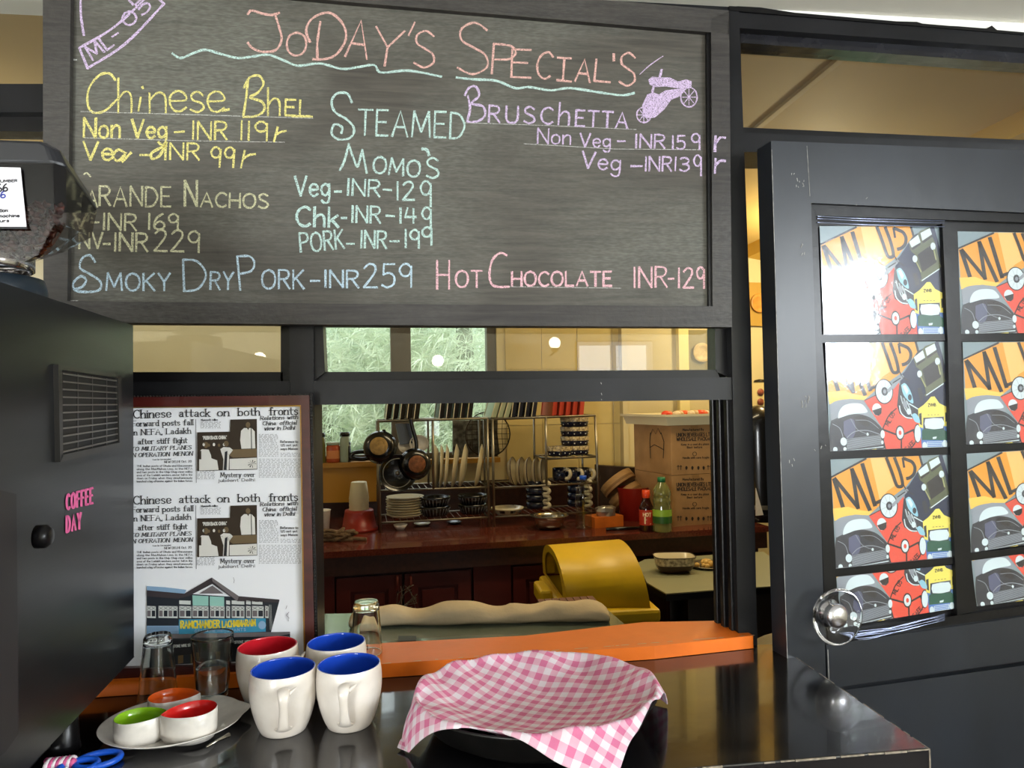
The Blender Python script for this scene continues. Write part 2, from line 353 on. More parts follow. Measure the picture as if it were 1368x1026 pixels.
for ax, u0, u1, z0, z1 in (('x', -4.05, -3.1, 1.1, 2.2), ('x', -2.8, -2.05, 1.6, 2.25), ('y', -2.5, -1.3, .68, 1.64), ('y', 1.2, 1.84, .95, 1.96)):
    wn += 1; f = MB(); t = .035
    c0, c1 = (XR+.0, XR+.05) if ax == 'x' else (YB-.05, YB)
    def bb(ua, ub, za, zb): f.box((c0, ua, za), (c1, ub, zb)) if ax == 'x' else f.box((ua, c0, za), (ub, c1, zb))
    bb(u0, u1, z0, z0+t); bb(u0, u1, z1-t, z1); bb(u0, u0+t, z0, z1); bb(u1-t, u1, z0, z1); bb((u0+u1)/2-t/2, (u0+u1)/2+t/2, z0, z1)
    struct(f.build('window_%d' % wn, BEAD))

# ---- black timber partition with serving hatch (members read on the wall plane)
YF = -.02; DP = .10
trim(slab([(-160, -95), (960, 8), (1368, 43), (1700, 72), (1700, 88), (1368, 64), (984, 37), (-160, -72)], YF, DP), label='black painted beam under the white ceiling')
# ragged brushed paint line above the beam
trim(slab([(975, 9), (990, 8), (1010, 9), (1030, 12), (1050, 15), (1070, 18), (1110, 22), (1150, 26), (1180, 28), (1225, 29), (1237, 33), (1280, 35), (1318, 38), (1325, 34), (1332, 40), (1368, 43), (1368, 46), (975, 14)], YF-.004, .004), BEAD, 0)
post = trim(slab([(974, -5), (987, 5), (1003, 437), (1013, 925), (988, 925), (977, 437)], YF-.003, DP), label='black painted post between hatch and door')
trim(slab([(386, 400), (418, 400), (424, 905), (392, 905)], YF-.0015, DP), label='black painted mullion between the two small panes')
trim(slab([(100, 511), (387, 509), (387, 541), (100, 541)], YF, DP))
rail = trim(slab([(417, 509), (979, 504), (979, 534), (417, 541)], YF, DP), label='black painted rail above the serving hatch')
trim(slab([(-160, 395), (386, 398), (386, 428), (-160, 424)], YF, DP)); trim(slab([(417, 398), (976, 405), (976, 432), (417, 430)], YF, DP))
trim(slab([(-160, 112), (975, 112), (975, 150), (-160, 150)], YF, DP), label='black painted rail left of the menu board')
# recessed glazing beads
trim(slab([(-160, 150), (60, 150), (60, 176), (-160, 173)], 0, .04), BEAD, .001)
trim(slab([(100, 497), (378, 497), (378, 511), (100, 511)], 0, .04), BEAD, .001)
trim(slab([(375, 425), (388, 425), (388, 511), (375, 511)], 0, .04), BEAD, .001)
trim(slab([(428, 497), (957, 494), (962, 506), (418, 511)], 0, .04), BEAD, .001)
trim(slab([(417, 425), (431, 425), (434, 497), (418, 510)], -.012, .04), BEAD, .001)
trim(slab([(955, 425), (978, 425), (978, 506), (956, 496)], .0, .04), BEAD, .001)
trim(slab([(984, 36), (1368, 63), (1500, 73), (1500, 94), (1368, 85), (988, 57)], 0, .04), mat('black_wet_gloss', '#1c1c20', .16, var=.3, bump=.2, bscale=14), .002)
trim(slab([(990, 170), (1368, 187), (1500, 193), (1500, 199), (1368, 193), (990, 178)], 0, .04), BEAD, .001)
trim(slab([(984, 36), (989, 36), (992, 176), (986, 176)], 0, .04), BEAD, .001)
trim(slab([(988, 177), (1368, 193), (1700, 207), (1700, 222), (1368, 206), (988, 203)], YF, DP), label='black painted rail over the open door')
# hatch jambs: ridged beads on the inner face of the post
for k, (dx, dy) in enumerate(((0, .012), (-.006, .035), (-.010, .06))):
    a = PY(980, 640, YF); trim(MB().box((a.x-.006+dx, YF+dy, 1.02), (a.x+.02, YF+dy+.016, 1.487)), BEAD, .003)
# panes
wi = [wn]
def pane(px, Y=.022):
    wi[0] += 1; return struct(slab(px, Y, .004).build('window_%d' % wi[0], GLASS))
pane([(-160, 172), (378, 178), (378, 500), (-160, 500)]); pane([(428, 180), (960, 180), (960, 500), (428, 500)])
pane([(-160, -80), (975, 20), (975, 116), (-160, 116)]); pane([(986, 50), (1500, 90), (1500, 197), (986, 173)])
# lower solid wall and closing panels
struct(MB().box((XL, YF, 0), (.64, YF+DP, .998)).build('wall_partition', BLK))
trim(MB().box((-2.6, YF+.001, .998), (-.56, YF+DP, PY(100, 541, YF).z)), label='black boarding behind the coffee machine')
struct(MB().box((XL, -.0185, 2.225), (XR, .075, 2.6)).build('wall_over_beam', white))
trim(MB().box((1.52, YF, 0), (XR, YF+DP, ZC)))
# ---- orange sill board
sl = MB(); zt = 1.025; pts = [PZ(x, y, zt) for x, y in [(510, 887), (874, 863), (1007, 849), (971, 829), (860, 831), (702, 849), (510, 859)]]
l0 = pts[0]+(pts[0]-pts[1]).normalized()*.52; l1 = pts[-1]+(pts[-1]-pts[-2]).normalized()*.52
sl.prism([l0]+pts+[l1], (0, 0, -.024)); sill = sl.build('hatch_sill', ORG, bevel=.003)
tag(sill, 'orange painted sill board of the serving hatch', 'sill')
ch = MB(); random.seed(3)
for i in range(46):
    t = random.random(); p = PZ(510, 887, zt).lerp(PZ(1007, 849, zt), t); a = random.uniform(.002, .009)
    ch.poly([p+V((-a, -.0009, .0006)), p+V((a, -.0009, .0006)), p+V((a*.7, .0018, .0007)), p+V((-a*.6, .0012, .0007))])
ch.build('chipped_edge', mat('chipped_primer', '#c9a98a', .8), sill)

# ================================================================ MENU BOARD
YBD = -.052; YPN = -.040
ply = mat('blackboard_plywood', '#4a4843', .62, bump=.1, bscale=60)
def ply_nodes(m, base, dark, dust, grain=True):
    nt = m.node_tree; b = nt.nodes['Principled BSDF']; tc = nt.nodes.new('ShaderNodeTexCoord')
    def noise(sc, st, det=6, dist=0):
        mp = nt.nodes.new('ShaderNodeMapping'); mp.inputs['Scale'].default_value = st; n = nt.nodes.new('ShaderNodeTexNoise')
        n.inputs['Scale'].default_value = sc; n.inputs['Detail'].default_value = det; n.inputs['Distortion'].default_value = dist
        nt.links.new(tc.outputs['Object'], mp.inputs[0]); nt.links.new(mp.outputs[0], n.inputs['Vector']); return n.outputs['Fac']
    def ramp(f, a, b2, c1, c2):
        r = nt.nodes.new('ShaderNodeValToRGB'); r.color_ramp.elements[0].position = a; r.color_ramp.elements[1].position = b2
        r.color_ramp.elements[0].color = c1; r.color_ramp.elements[1].color = c2; nt.links.new(f, r.inputs[0]); return r.outputs[0]
    g = ramp(noise(9, (1, 1, 14), 8, .6), .3, .75, (*dark, 1), (*base, 1))
    d = ramp(noise(2.2, (1, 1, 1.6), 4, .5), .38, .72, (0, 0, 0, 1), (.62, .62, .62, 1))
    s2 = ramp(noise(70, (1, 1, 5), 3), .4, .7, (.35, .35, .35, 1), (1, 1, 1, 1))
    mu = nt.nodes.new('ShaderNodeMath'); mu.operation = 'MULTIPLY'; nt.links.new(d, mu.inputs[0]); nt.links.new(s2, mu.inputs[1])
    mx = nt.nodes.new('ShaderNodeMix'); mx.data_type = 'RGBA'; nt.links.new(mu.outputs[0], mx.inputs[0]); nt.links.new(g, mx.inputs[6]); mx.inputs[7].default_value = (*dust, 1)
    nt.links.new(mx.outputs[2], b.inputs['Base Color'])
ply_nodes(ply, hexc('#4f4b43'), hexc('#36332d'), hexc('#7e8177'))
plf = mat('blackboard_frame_wood', '#3a3734', .55, bump=.15, bscale=70)
ply_nodes(plf, hexc('#393531'), hexc('#221f1d'), hexc('#5a5955'))
board = thing('menu_board', 'large framed dark plywood menu board covered in coloured chalk writing', 'menu board', PY(520, 434, YBD))
slab([(86, -40), (955, 35), (952, 415), (86, 408)], YPN, .008).build('panel', ply, board)
for px in ([(57, -52), (95, -49), (90, 402), (60, 430), (58, 430)], [(950, 25), (974, 14), (978, 437), (952, 409)], ):
    slab(px, YBD, .03).build('frame_stile', plf, board, bevel=.001)
slab([(57, -75), (57, -40), (95, -31), (480, 4), (948, 43), (974, 46), (974, 14), (480, -28)], YBD, .03).build('frame_rail', plf, board, bevel=.001)
slab([(58, 404), (90, 402), (480, 406), (952, 409), (977, 411), (978, 437), (480, 434), (58, 430)], YBD-.0005, .03).build('frame_rail', plf, board, bevel=.001)
slab([(944, 44), (950, 44), (954, 409), (947, 409)], YBD+.004, .02).build('shadow_gap_strip', BEAD, board)  # dark strip standing in for the shadow gap inside the stile
MF = lambda x, y: PY(x, y, YPN-.0006)
MFF = lambda x, y: PY(x, y, YBD-.0012)
CH = {'y': chalk('chalk_yellow', '#e8de88'), 'py': chalk('chalk_pale_yellow', '#d4d2ac'), 'p': chalk('chalk_pink', '#e6b6ac'), 'b': chalk('chalk_blue', '#c6dfee'),
      'g': chalk('chalk_mint', '#c2dfd8'), 'l': chalk('chalk_lilac', '#d6c0e2'), 'hp': chalk('chalk_bright_pink', '#f2c0c8'), 'w': chalk('chalk_grey', '#c5c5c0')}
def chalkpart(key, fn, label=None):
    mb = MB(); fn(mb); o = mb.build('chalk_writing', CH[key], board)
    if label: o['label'] = label
def T(mb, s, x0, y0, x1, y1, h, w_=3.0, **k): text(mb, s, x0, y0, x1, y1, h, w_*.9, MF, jit=.22, k=4, wob=.02, **k)
def R_(mb, pts, w_=3.0, sm=True, f=None):
    ribbon(mb, crom(pts, 5) if sm and len(pts) > 2 else pts, w_, f or MF, jit=.25)
def title(m):
    R_(m, [(331, 19), (336, 14), (350, 18), (364, 20), (373, 17)]); R_(m, [(367, 18), (374, 40), (376, 54), (368, 67), (350, 69), (337, 64), (331, 57)])
    T(m, 'O', 382, 73, 408, 75, 31); R_(m, [(428, 29), (424, 56), (424, 78)]); R_(m, [(414, 56), (409, 40), (418, 24), (440, 17), (458, 32), (462, 52), (450, 72), (434, 79), (418, 79)])
    T(m, 'A', 461, 76, 490, 80, 50); T(m, 'Y', 495, 84, 533, 90, 50); R_(m, [(554, 30), (546, 47)]); T(m, 'S', 553, 89, 580, 90, 49)
    T(m, 'S', 611, 98, 652, 99, 69); T(m, 'P', 657, 99, 687, 101, 40); T(m, 'E', 683, 103, 709, 104, 37); T(m, 'C', 715, 104, 734, 107, 36); R_(m, [(754, 78), (753, 92), (752, 108)])
    R_(m, [(745, 77), (763, 78)]); R_(m, [(744, 107), (763, 109)]); T(m, 'A', 768, 109, 788, 111, 30); T(m, 'L', 794, 108, 815, 110, 29); R_(m, [(820, 72), (820, 81)]); T(m, 'S', 827, 114, 848, 115, 44)
chalkpart('p', title, 'faded pink chalk title along the top')
def waves(m):
    c = lambda L, ox, oy: [(ox+x/2.736, oy+y/2.736) for x, y in L]
    R_(m, c([(630, 195), (660, 212), (705, 195), (750, 182), (810, 198), (870, 212), (920, 207), (980, 200), (1040, 222), (1090, 240), (1170, 232), (1250, 252), (1310, 245), (1368, 238)], 0, 0)+c([(80, 265), (180, 258), (300, 280)], 480, 0), 3)
    R_(m, c([(355, 283), (420, 290), (500, 295), (570, 322), (620, 318), (700, 330), (770, 322), (880, 338), (960, 348), (1005, 340)], 480, 0), 3)
chalkpart('g', waves)
def bhel(m):
    R_(m, [(154, 107), (146, 98), (132, 101), (119, 118), (117, 138), (124, 150), (140, 148), (156, 133)])
    T(m, 'h', 158, 150, 176, 150, 46); R_(m, [(188, 130), (185, 148)]); R_(m, [(190, 116), (191, 118)]); T(m, 'nese', 200, 150, 300, 149, 44, gap=.1)
    R_(m, [(297, 148), (306, 146)]); R_(m, [(331, 108), (329, 130), (325, 155)]); R_(m, [(326, 117), (333, 104), (346, 101), (352, 112), (344, 124), (334, 130), (350, 136), (353, 147), (342, 155), (325, 156)])
    T(m, 'h', 358, 154, 374, 154, 37); T(m, 'EL', 381, 154, 414, 155, 21); R_(m, [(390, 155), (417, 156)])
    T(m, 'Non', 112, 183, 160, 184, 26, 3.6); T(m, 'Veg', 176, 184, 222, 185, 24, 3.8); R_(m, [(222, 190), (214, 207), (204, 212), (203, 204), (222, 194)], 3.6)
    T(m, '-', 234, 187, 247, 186, 24); T(m, 'INR', 257, 186, 303, 187, 24); T(m, '119', 321, 187, 357, 188, 25); R_(m, [(371, 170), (366, 189)]); R_(m, [(368, 180), (376, 176), (382, 175)])
    T(m, 'Ve', 111, 213, 150, 214, 24, 3.6); R_(m, [(168, 205), (158, 200), (151, 209), (158, 215), (167, 206), (163, 216), (175, 204)], 3.4); T(m, '-', 187, 216, 199, 216, 22)
    T(m, 'INR', 220, 213, 266, 214, 22); T(m, '99', 281, 222, 312, 224, 26); R_(m, [(327, 201), (322, 224)]); R_(m, [(325, 212), (333, 207), (341, 206)])
chalkpart('y', bhel, 'yellow chalk writing at upper left')
def rules(m):
    for a in ([(108, 149), (250, 153), (418, 158)], [(112, 184), (250, 188), (380, 190)], [(622, 164), (740, 168), (850, 173)], [(700, 192), (820, 199), (935, 200)], [(680, 383), (830, 385)]): R_(m, a, .9, False)
    R_(m, [(86, 140), (86, 400)], 1.1, False); R_(m, [(86, 402), (104, 402)], 1.3, False); R_(m, [(90, 79), (102, 80)], 3, False)
chalkpart('w', rules)
def nachos(m):
    R_(m, [(121, 236), (116, 231), (112, 233)], 2); T(m, 'G', 98, 276, 114, 276, 28); T(m, 'A', 116, 276, 130, 276, 22); T(m, 'RANDE', 133, 275, 228, 276, 26); T(m, 'N', 247, 275, 263, 275, 34, 3.6); T(m, 'ACHOS', 268, 276, 358, 278, 19)
    T(m, 'V', 98, 306, 116, 306, 21); T(m, '-', 122, 306, 132, 306, 21); T(m, 'INR', 138, 307, 182, 308, 22); T(m, '169', 198, 306, 238, 307, 21)
    T(m, 'NV', 106, 332, 137, 332, 21); T(m, '-', 138, 335, 147, 335, 21); T(m, 'INR', 153, 335, 197, 336, 24, 3.4); T(m, '229', 206, 335, 266, 337, 28)
chalkpart('py', nachos, 'pale yellow chalk writing at lower left')
def smoky(m):
    R_(m, [(127, 350), (120, 341), (110, 345), (107, 358), (120, 366), (134, 376), (133, 387), (118, 390), (101, 388), (98, 378), (108, 369), (115, 374), (110, 383), (100, 386)])
    T(m, 'MOKY', 142, 388, 227, 388, 23); T(m, 'D', 246, 389, 276, 388, 42); T(m, 'RY', 281, 386, 311, 387, 23); T(m, 'P', 321, 388, 343, 386, 45); T(m, 'ORK', 350, 386, 406, 386, 25)
    T(m, '-', 415, 384, 427, 384, 22); T(m, 'INR', 434, 384, 479, 384, 23); T(m, '259', 486, 384, 550, 384, 31)
chalkpart('b', smoky, 'light blue chalk writing along the bottom')
def momo(m):
    R_(m, [(470, 137), (464, 125), (450, 125), (443, 136), (448, 150), (464, 160), (473, 172), (468, 184), (452, 186), (443, 178), (447, 166), (457, 170), (456, 178)])
    T(m, 'TEAMED', 478, 180, 620, 185, 34); R_(m, [(466, 192), (460, 215), (454, 227)]); R_(m, [(466, 194), (474, 216), (478, 222), (484, 200)]); R_(m, [(484, 200), (490, 231)])
    T(m, 'OMO', 498, 231, 560, 237, 22, 3.2); R_(m, [(564, 199), (570, 200), (573, 207)], 4); T(m, 'S', 570, 238, 586, 238, 27)
    T(m, 'Veg', 394, 262, 440, 262, 26, 3.4); T(m, '-', 447, 265, 456, 265, 22); T(m, 'INR', 464, 261, 507, 263, 22); T(m, '-', 511, 262, 522, 263, 22); T(m, '12', 530, 267, 553, 267, 24); T(m, '9', 562, 276, 576, 276, 34)
    T(m, 'Chk', 396, 302, 452, 303, 26, 3.8); T(m, '-', 456, 300, 463, 300, 22); T(m, 'INR', 470, 297, 508, 298, 22); T(m, '-', 515, 297, 526, 298, 22); T(m, '14', 534, 298, 556, 298, 20); T(m, '9', 564, 306, 576, 306, 29)
    T(m, 'PORK', 402, 337, 460, 332, 25); T(m, '-', 463, 334, 473, 334, 20); T(m, 'INR', 482, 331, 516, 332, 23); T(m, '-', 521, 332, 533, 332, 22); T(m, '19', 541, 331, 560, 331, 24); T(m, '9', 564, 328, 577, 328, 24)
chalkpart('g', momo, 'pale blue-green chalk writing in the middle')
def brus(m):
    R_(m, [(625, 128), (628, 145), (624, 162)]); R_(m, [(621, 127), (627, 117), (636, 116), (640, 128), (630, 138), (645, 142), (648, 154), (638, 162), (625, 163)])
    T(m, 'RUSC', 653, 163, 738, 166, 22, gap=.35); T(m, 'h', 746, 166, 760, 167, 29); T(m, 'ETTA', 769, 168, 838, 172, 21)
    T(m, 'Non', 718, 191, 762, 193, 20, 2.4); T(m, 'Veg', 775, 196, 815, 197, 18, 2.4); T(m, '-', 825, 196, 835, 196, 18); T(m, 'INR', 849, 197, 888, 198, 18, 2.6); T(m, '15', 898, 199, 915, 199, 18, 2.6); T(m, '9', 924, 200, 935, 200, 21, 2.6)
    T(m, 'Veg', 777, 224, 828, 228, 22, 2.6); T(m, '-', 843, 230, 858, 230, 20); T(m, 'INR', 862, 228, 897, 229, 19, 2.6); T(m, '13', 901, 228, 920, 229, 18, 2.6); T(m, '9', 927, 234, 937, 234, 27, 2.6)
chalkpart('l', brus, 'lilac chalk writing at upper right')
def marks(m):
    R_(m, [(956, 182), (955, 202)], 3.4, f=MFF); R_(m, [(956, 192), (962, 184), (969, 184)], 3, f=MFF); R_(m, [(956, 212), (955, 231)], 3.4, f=MFF); R_(m, [(956, 221), (962, 215), (969, 215)], 3, f=MFF)
chalkpart('l', marks)
def choc(m):
    T(m, 'H', 584, 386, 600, 386, 38, 3.2); T(m, 'OT', 609, 384, 644, 384, 22); R_(m, [(677, 341), (668, 338), (658, 347), (654, 364), (656, 378), (664, 383), (680, 383)])
    T(m, 'HOCOLATE', 684, 382, 817, 382, 19, 3.2); T(m, 'INR', 847, 384, 891, 384, 27); T(m, '-', 893, 381, 900, 381, 20); T(m, '12', 906, 384, 926, 384, 26); T(m, '9', 931, 385, 941, 385, 28)
chalkpart('hp', choc, 'pink chalk writing at lower right')
def plate(m):
    for a in ([(106, 64), (117, 91)], [(117, 91), (168, 58), (219, 5)], [(219, 5), (205, -8)], [(106, 64), (150, 38), (188, 4), (196, -6)], [(108, -4), (108, 20), (112, 47)], [(172, 0), (178, 6)]): R_(m, a, 3.2)
    T(m, 'ML', 124, 80, 152, 60, 20, 3.2); T(m, '-', 154, 56, 162, 51, 20); T(m, '05', 172, 37, 203, 10, 18)
    for a in ((1205, 355, 30, 36), (1040, 420, 26, 28)):
        cx, cy = 480+a[0]/2.736, a[1]/2.736; R_(m, circ(cx, cy, a[2]/2.736, a[3]/2.736)+[(cx+a[2]/2.736, cy)], 1.8, False)
        for k in range(4): an = k*math.pi/4; R_(m, [(cx-9*math.cos(an), cy-11*math.sin(an)), (cx+9*math.cos(an), cy+11*math.sin(an))], 1.1, False)
    sc_ = lambda L: [(480+x/2.736, y/2.736) for x, y in L]
    R_(m, sc_([(1105, 255), (1095, 290), (1075, 320), (1070, 360)]), 3); pl(m, sc_([(1056, 292), (1070, 280), (1100, 283), (1135, 283), (1165, 298), (1195, 290), (1215, 297), (1214, 318), (1190, 328), (1160, 322), (1120, 316), (1085, 318), (1062, 310)]), MF)
    pl(m, sc_([(1052, 345), (1075, 338), (1095, 345), (1120, 330), (1160, 325), (1195, 326), (1172, 352), (1140, 365), (1115, 400), (1080, 430), (1050, 432), (1036, 412), (1034, 385)]), MF)
    R_(m, sc_([(1025, 272), (1060, 240), (1110, 205)]), 1.2)
chalkpart('l', plate, 'lilac chalk drawings of a number plate and a scooter')
# ================================================================ FRAMED NEWSPAPER PICTURE
PO = V((0, -.055, 1.026)); PN = V((0, -1, .03)).normalized()
def PF(off=0): return lambda x, y: PP(x, y, PO+PN*off, PN)
pic = thing('framed_picture', 'mahogany-framed newspaper print with a shop-front photograph, leaning in the hatch', 'picture', PF()(290, 905))
mah = mat('mahogany_moulding', '#43130f', .35, var=.25, vscale=10, stretch=(1, 1, 6), coat=.3)
def fr(px, m, name, off0, d, bevel=.001):
    mb = MB(); mb.prism([PF(off0)(x, y) for x, y in px], -PN*d); return mb.build(name, m, pic, bevel=bevel)
fr([(150, 536), (411, 533), (419, 903), (150, 908)], mat('brown_backing_board', '#4a3524', .8), 'backing', .001, .006)
paper = mat('newsprint_paper', '#eceef2', .4, coat=.2)
fr([(160, 543), (402, 541), (408, 888), (160, 895)], paper, 'print_sheet', .003, .002, 0)
fr([(144, 531), (413, 528), (402, 541), (160, 544)], mah, 'frame_rail', .014, .013); fr([(160, 893), (408, 886), (421, 904), (144, 909)], mah, 'frame_rail', .014, .013)
fr([(413, 528), (421, 904), (408, 886), (402, 541)], mah, 'frame_stile', .014, .013); fr([(144, 531), (160, 544), (160, 893), (144, 909)], mah, 'frame_stile', .014, .013)
fr([(140, 528), (415, 525), (413, 531), (144, 534)], BEAD, 'outer_edge', .011, .012); fr([(412, 526), (417, 526), (426, 905), (419, 905)], BEAD, 'outer_edge', .011, .012)
gold = mat('gilt_fillet', '#a8813c', .35, .7)
for q in ([(160, 543), (402, 541), (402, 543), (160, 545)], [(400.5, 541), (403, 541), (409, 888), (406, 888)], [(160, 892), (408, 885), (408, 887.5), (160, 894.5)]): fr(q, gold, 'gilt_fillet', .009, .006, 0)
bd = MB()
for i in range(86): bd.ball(PF(.013)(415+8*i/86, 531+372*i/86), .0016, 6, 4)
for i in range(62): bd.ball(PF(.013)(150+263*i/62, 530-2.5*i/62), .0016, 6, 4)
tag(bd.build('bead_moulding', mat('black_beading', '#1b1714', .3), pic), None, kind='stuff')
INK = mat('newspaper_ink', '#26262a', .7); SEP = [INK, mat('photo_sepia_dark', '#33281c', .5), mat('photo_pale', '#d8d6cf', .5), mat('photo_sepia_mid', '#6b5a40', .5)]
def block(dy, name):
    f0 = PF(.0045); mb = MB(); mp = lambda x, y: f0(x, y+dy); f1 = PF(.0052); mp1 = lambda x, y: f1(x, y+dy); f2 = PF(.0058); mp2 = lambda x, y: f2(x, y+dy)
    c = lambda x, y: (170+x/5.13, 420+y/5.13)
    def t(s, x0, y0, x1, y1, h, w_, k=2, **kw): a = c(x0, y0); b = c(x1, y1); text(mb, s, a[0], a[1], b[0], b[1], h/5.13, w_, mp, nib=.55, serif=h > 24, k=k, **kw)
    t('Chinese', 45, 712, 300, 705, 56, 1.55, 4); t('attack', 358, 702, 565, 700, 52, 1.55, 4); t('on', 620, 697, 697, 697, 52, 1.55, 4); t('both', 762, 695, 907, 692, 52, 1.55, 4); t('fronts', 978, 690, 1168, 686, 52, 1.55, 4)
    t('Forward posts fall', 36, 768, 452, 758, 38, 1.2, 3, space=.5); t('In NEFA, Ladakh', 36, 828, 436, 816, 38, 1.2, 3, space=.5); t('after stiff fight', 76, 890, 410, 880, 36, 1.2, 3, space=.5)
    t('TO MILITARY PLANES', 28, 936, 438, 924, 26, 1.0, 3, slant=.2, space=.5); t('IN OPERATION: MENON', 28, 978, 446, 966, 26, 1.0, 3, slant=.2, space=.5)
    t('Relations with', 912, 724, 1168, 716, 26, 1.0, 2, slant=.2); t('China: official', 928, 760, 1158, 754, 26, 1.0, 2, slant=.2); t('view in Delhi', 940, 794, 1146, 788, 26, 1.0, 2, slant=.2)
    t('Reference to', 1050, 880, 1170, 880, 16, .7); t('US not yet', 1055, 905, 1165, 903, 16, .7); t('says Menon', 1052, 930, 1168, 928, 16, .7); t('Mammoth rallies', 506, 730, 620, 728, 13, .6)
    t('From Our Correspondent', 175, 1000, 300, 996, 9, .4); t('NEW DELHI Oct. 20', 255, 1019, 440, 1014, 15, .55)
    rows = ['THE Indian posts of Dhola and Khinzemane', 'along the MacMahon Line, in the NEFA', 'and two posts in the Chip Chap river valley', 'area of the Ladakh western sector fell in the', 'dawn on Friday when they simultaneously', 'launched a big offensive against the Indian forces']
    for i, r in enumerate(rows): t(r, 66, 1046+i*21, 446, 1042+i*21, 13, .5)
    t('Mystery over', 558, 1120, 725, 1114, 24, .9, 2) if False else None
    a = (170+442/3.54, 610+97/3.54); text(mb, 'Mystery over', a[0], a[1], 170+603/3.54, 610+95/3.54, 6, .9, mp, nib=.5, serif=True, k=2)
    text(mb, 'jubilant Delhi', 170+430/3.54, 610+120/3.54, 170+603/3.54, 610+116/3.54, 4, .7, mp, nib=.5, k=2)
    rnd = random.Random(5)
    def fine(x0, y0, x1, y1, n):
        for i in range(n):
            x = x0; y = y0+(y1-y0)*i/n
            while x < x1-2:
                wl = min(rnd.uniform(2, 6), x1-x)
                zz = [(x+j*.7, y-(1.1 if j % 2 else 0)) for j in range(max(2, int(wl/.7)))]; ribbon(mb, zz, .38, mp); x += wl+1.1
    fine(268, 564.5, 296, 574, 5); fine(346, 581, 372, 592, 6); fine(346, 592, 373, 612, 9); fine(375, 606, 402, 612, 3); fine(346, 614, 403, 640, 12); fine(263, 628, 288, 642, 7)
    mb.poly([mp(261.3, 560), mp(261.9, 560), mp(262.5, 645), mp(261.9, 645)])
    # press photograph
    e = lambda x, y: (170+x/3.54, 610+y/3.54-115)
    P = lambda L, mi, m=mp1: mb.poly([m(*e(x, y)) for x, y in L], mi)
    P([(331, 292), (486, 289), (488, 232), (613, 229), (615, 468), (331, 475)], 1); P([(440, 375), (612, 370), (612, 408), (500, 412)], 3, mp2)
    P([(538, 285), (552, 272), (560, 272), (588, 272), (603, 288), (606, 368), (540, 370), (534, 330)], 2, mp2); P([(x, y) for x, y in circ(571, 257, 11, 14, 10)], 3, mp2)
    P([(585, 262), (588, 262), (590, 372), (587, 372)], 0, PF_m(dy, .0064)); P([(566, 272), (576, 272), (573, 282)], 1, PF_m(dy, .0064))
    P([(340, 385), (352, 372), (385, 374), (396, 400), (398, 415), (425, 425), (432, 470), (340, 473)], 2, mp2); P(circ(372, 352, 12, 15, 10), 3, mp2)
    P([(440, 372), (455, 362), (485, 364), (500, 376), (482, 400), (480, 470), (452, 471), (455, 420)], 2, mp2); P([(462, 385), (474, 380), (470, 470), (456, 470)], 0, PF_m(dy, .0064)); P(circ(468, 346, 12, 14, 10), 3, mp2)
    P([(484, 418), (613, 412), (613, 465), (484, 468)], 2, mp2)
    for k in range(9): a_ = k*.7; P([(590, 440), (590+20*math.cos(a_)-2, 440+18*math.sin(a_)), (590+20*math.cos(a_)+2, 440+18*math.sin(a_)+3)], 0, PF_m(dy, .0064))
    P([(338, 380), (350, 380), (350, 420), (338, 420)], 1, PF_m(dy, .0064))
    a, b = e(358, 326), e(470, 323); text(mb, '"PUSH BACK CHINA"', a[0], a[1], b[0], b[1], 4.2, 1.1, mp2, mi=2, k=2)
    for k in range(5): P(circ(362+k*24, 350+3*(k % 2), 6, 8, 8), 3 if k % 2 else 2, mp2)
    mb.build(name, SEP, pic)
def PF_m(dy, off): g = PF(off); return lambda x, y: g(x, y+dy)
block(0, 'newspaper_cutting'); block(115, 'newspaper_cutting')
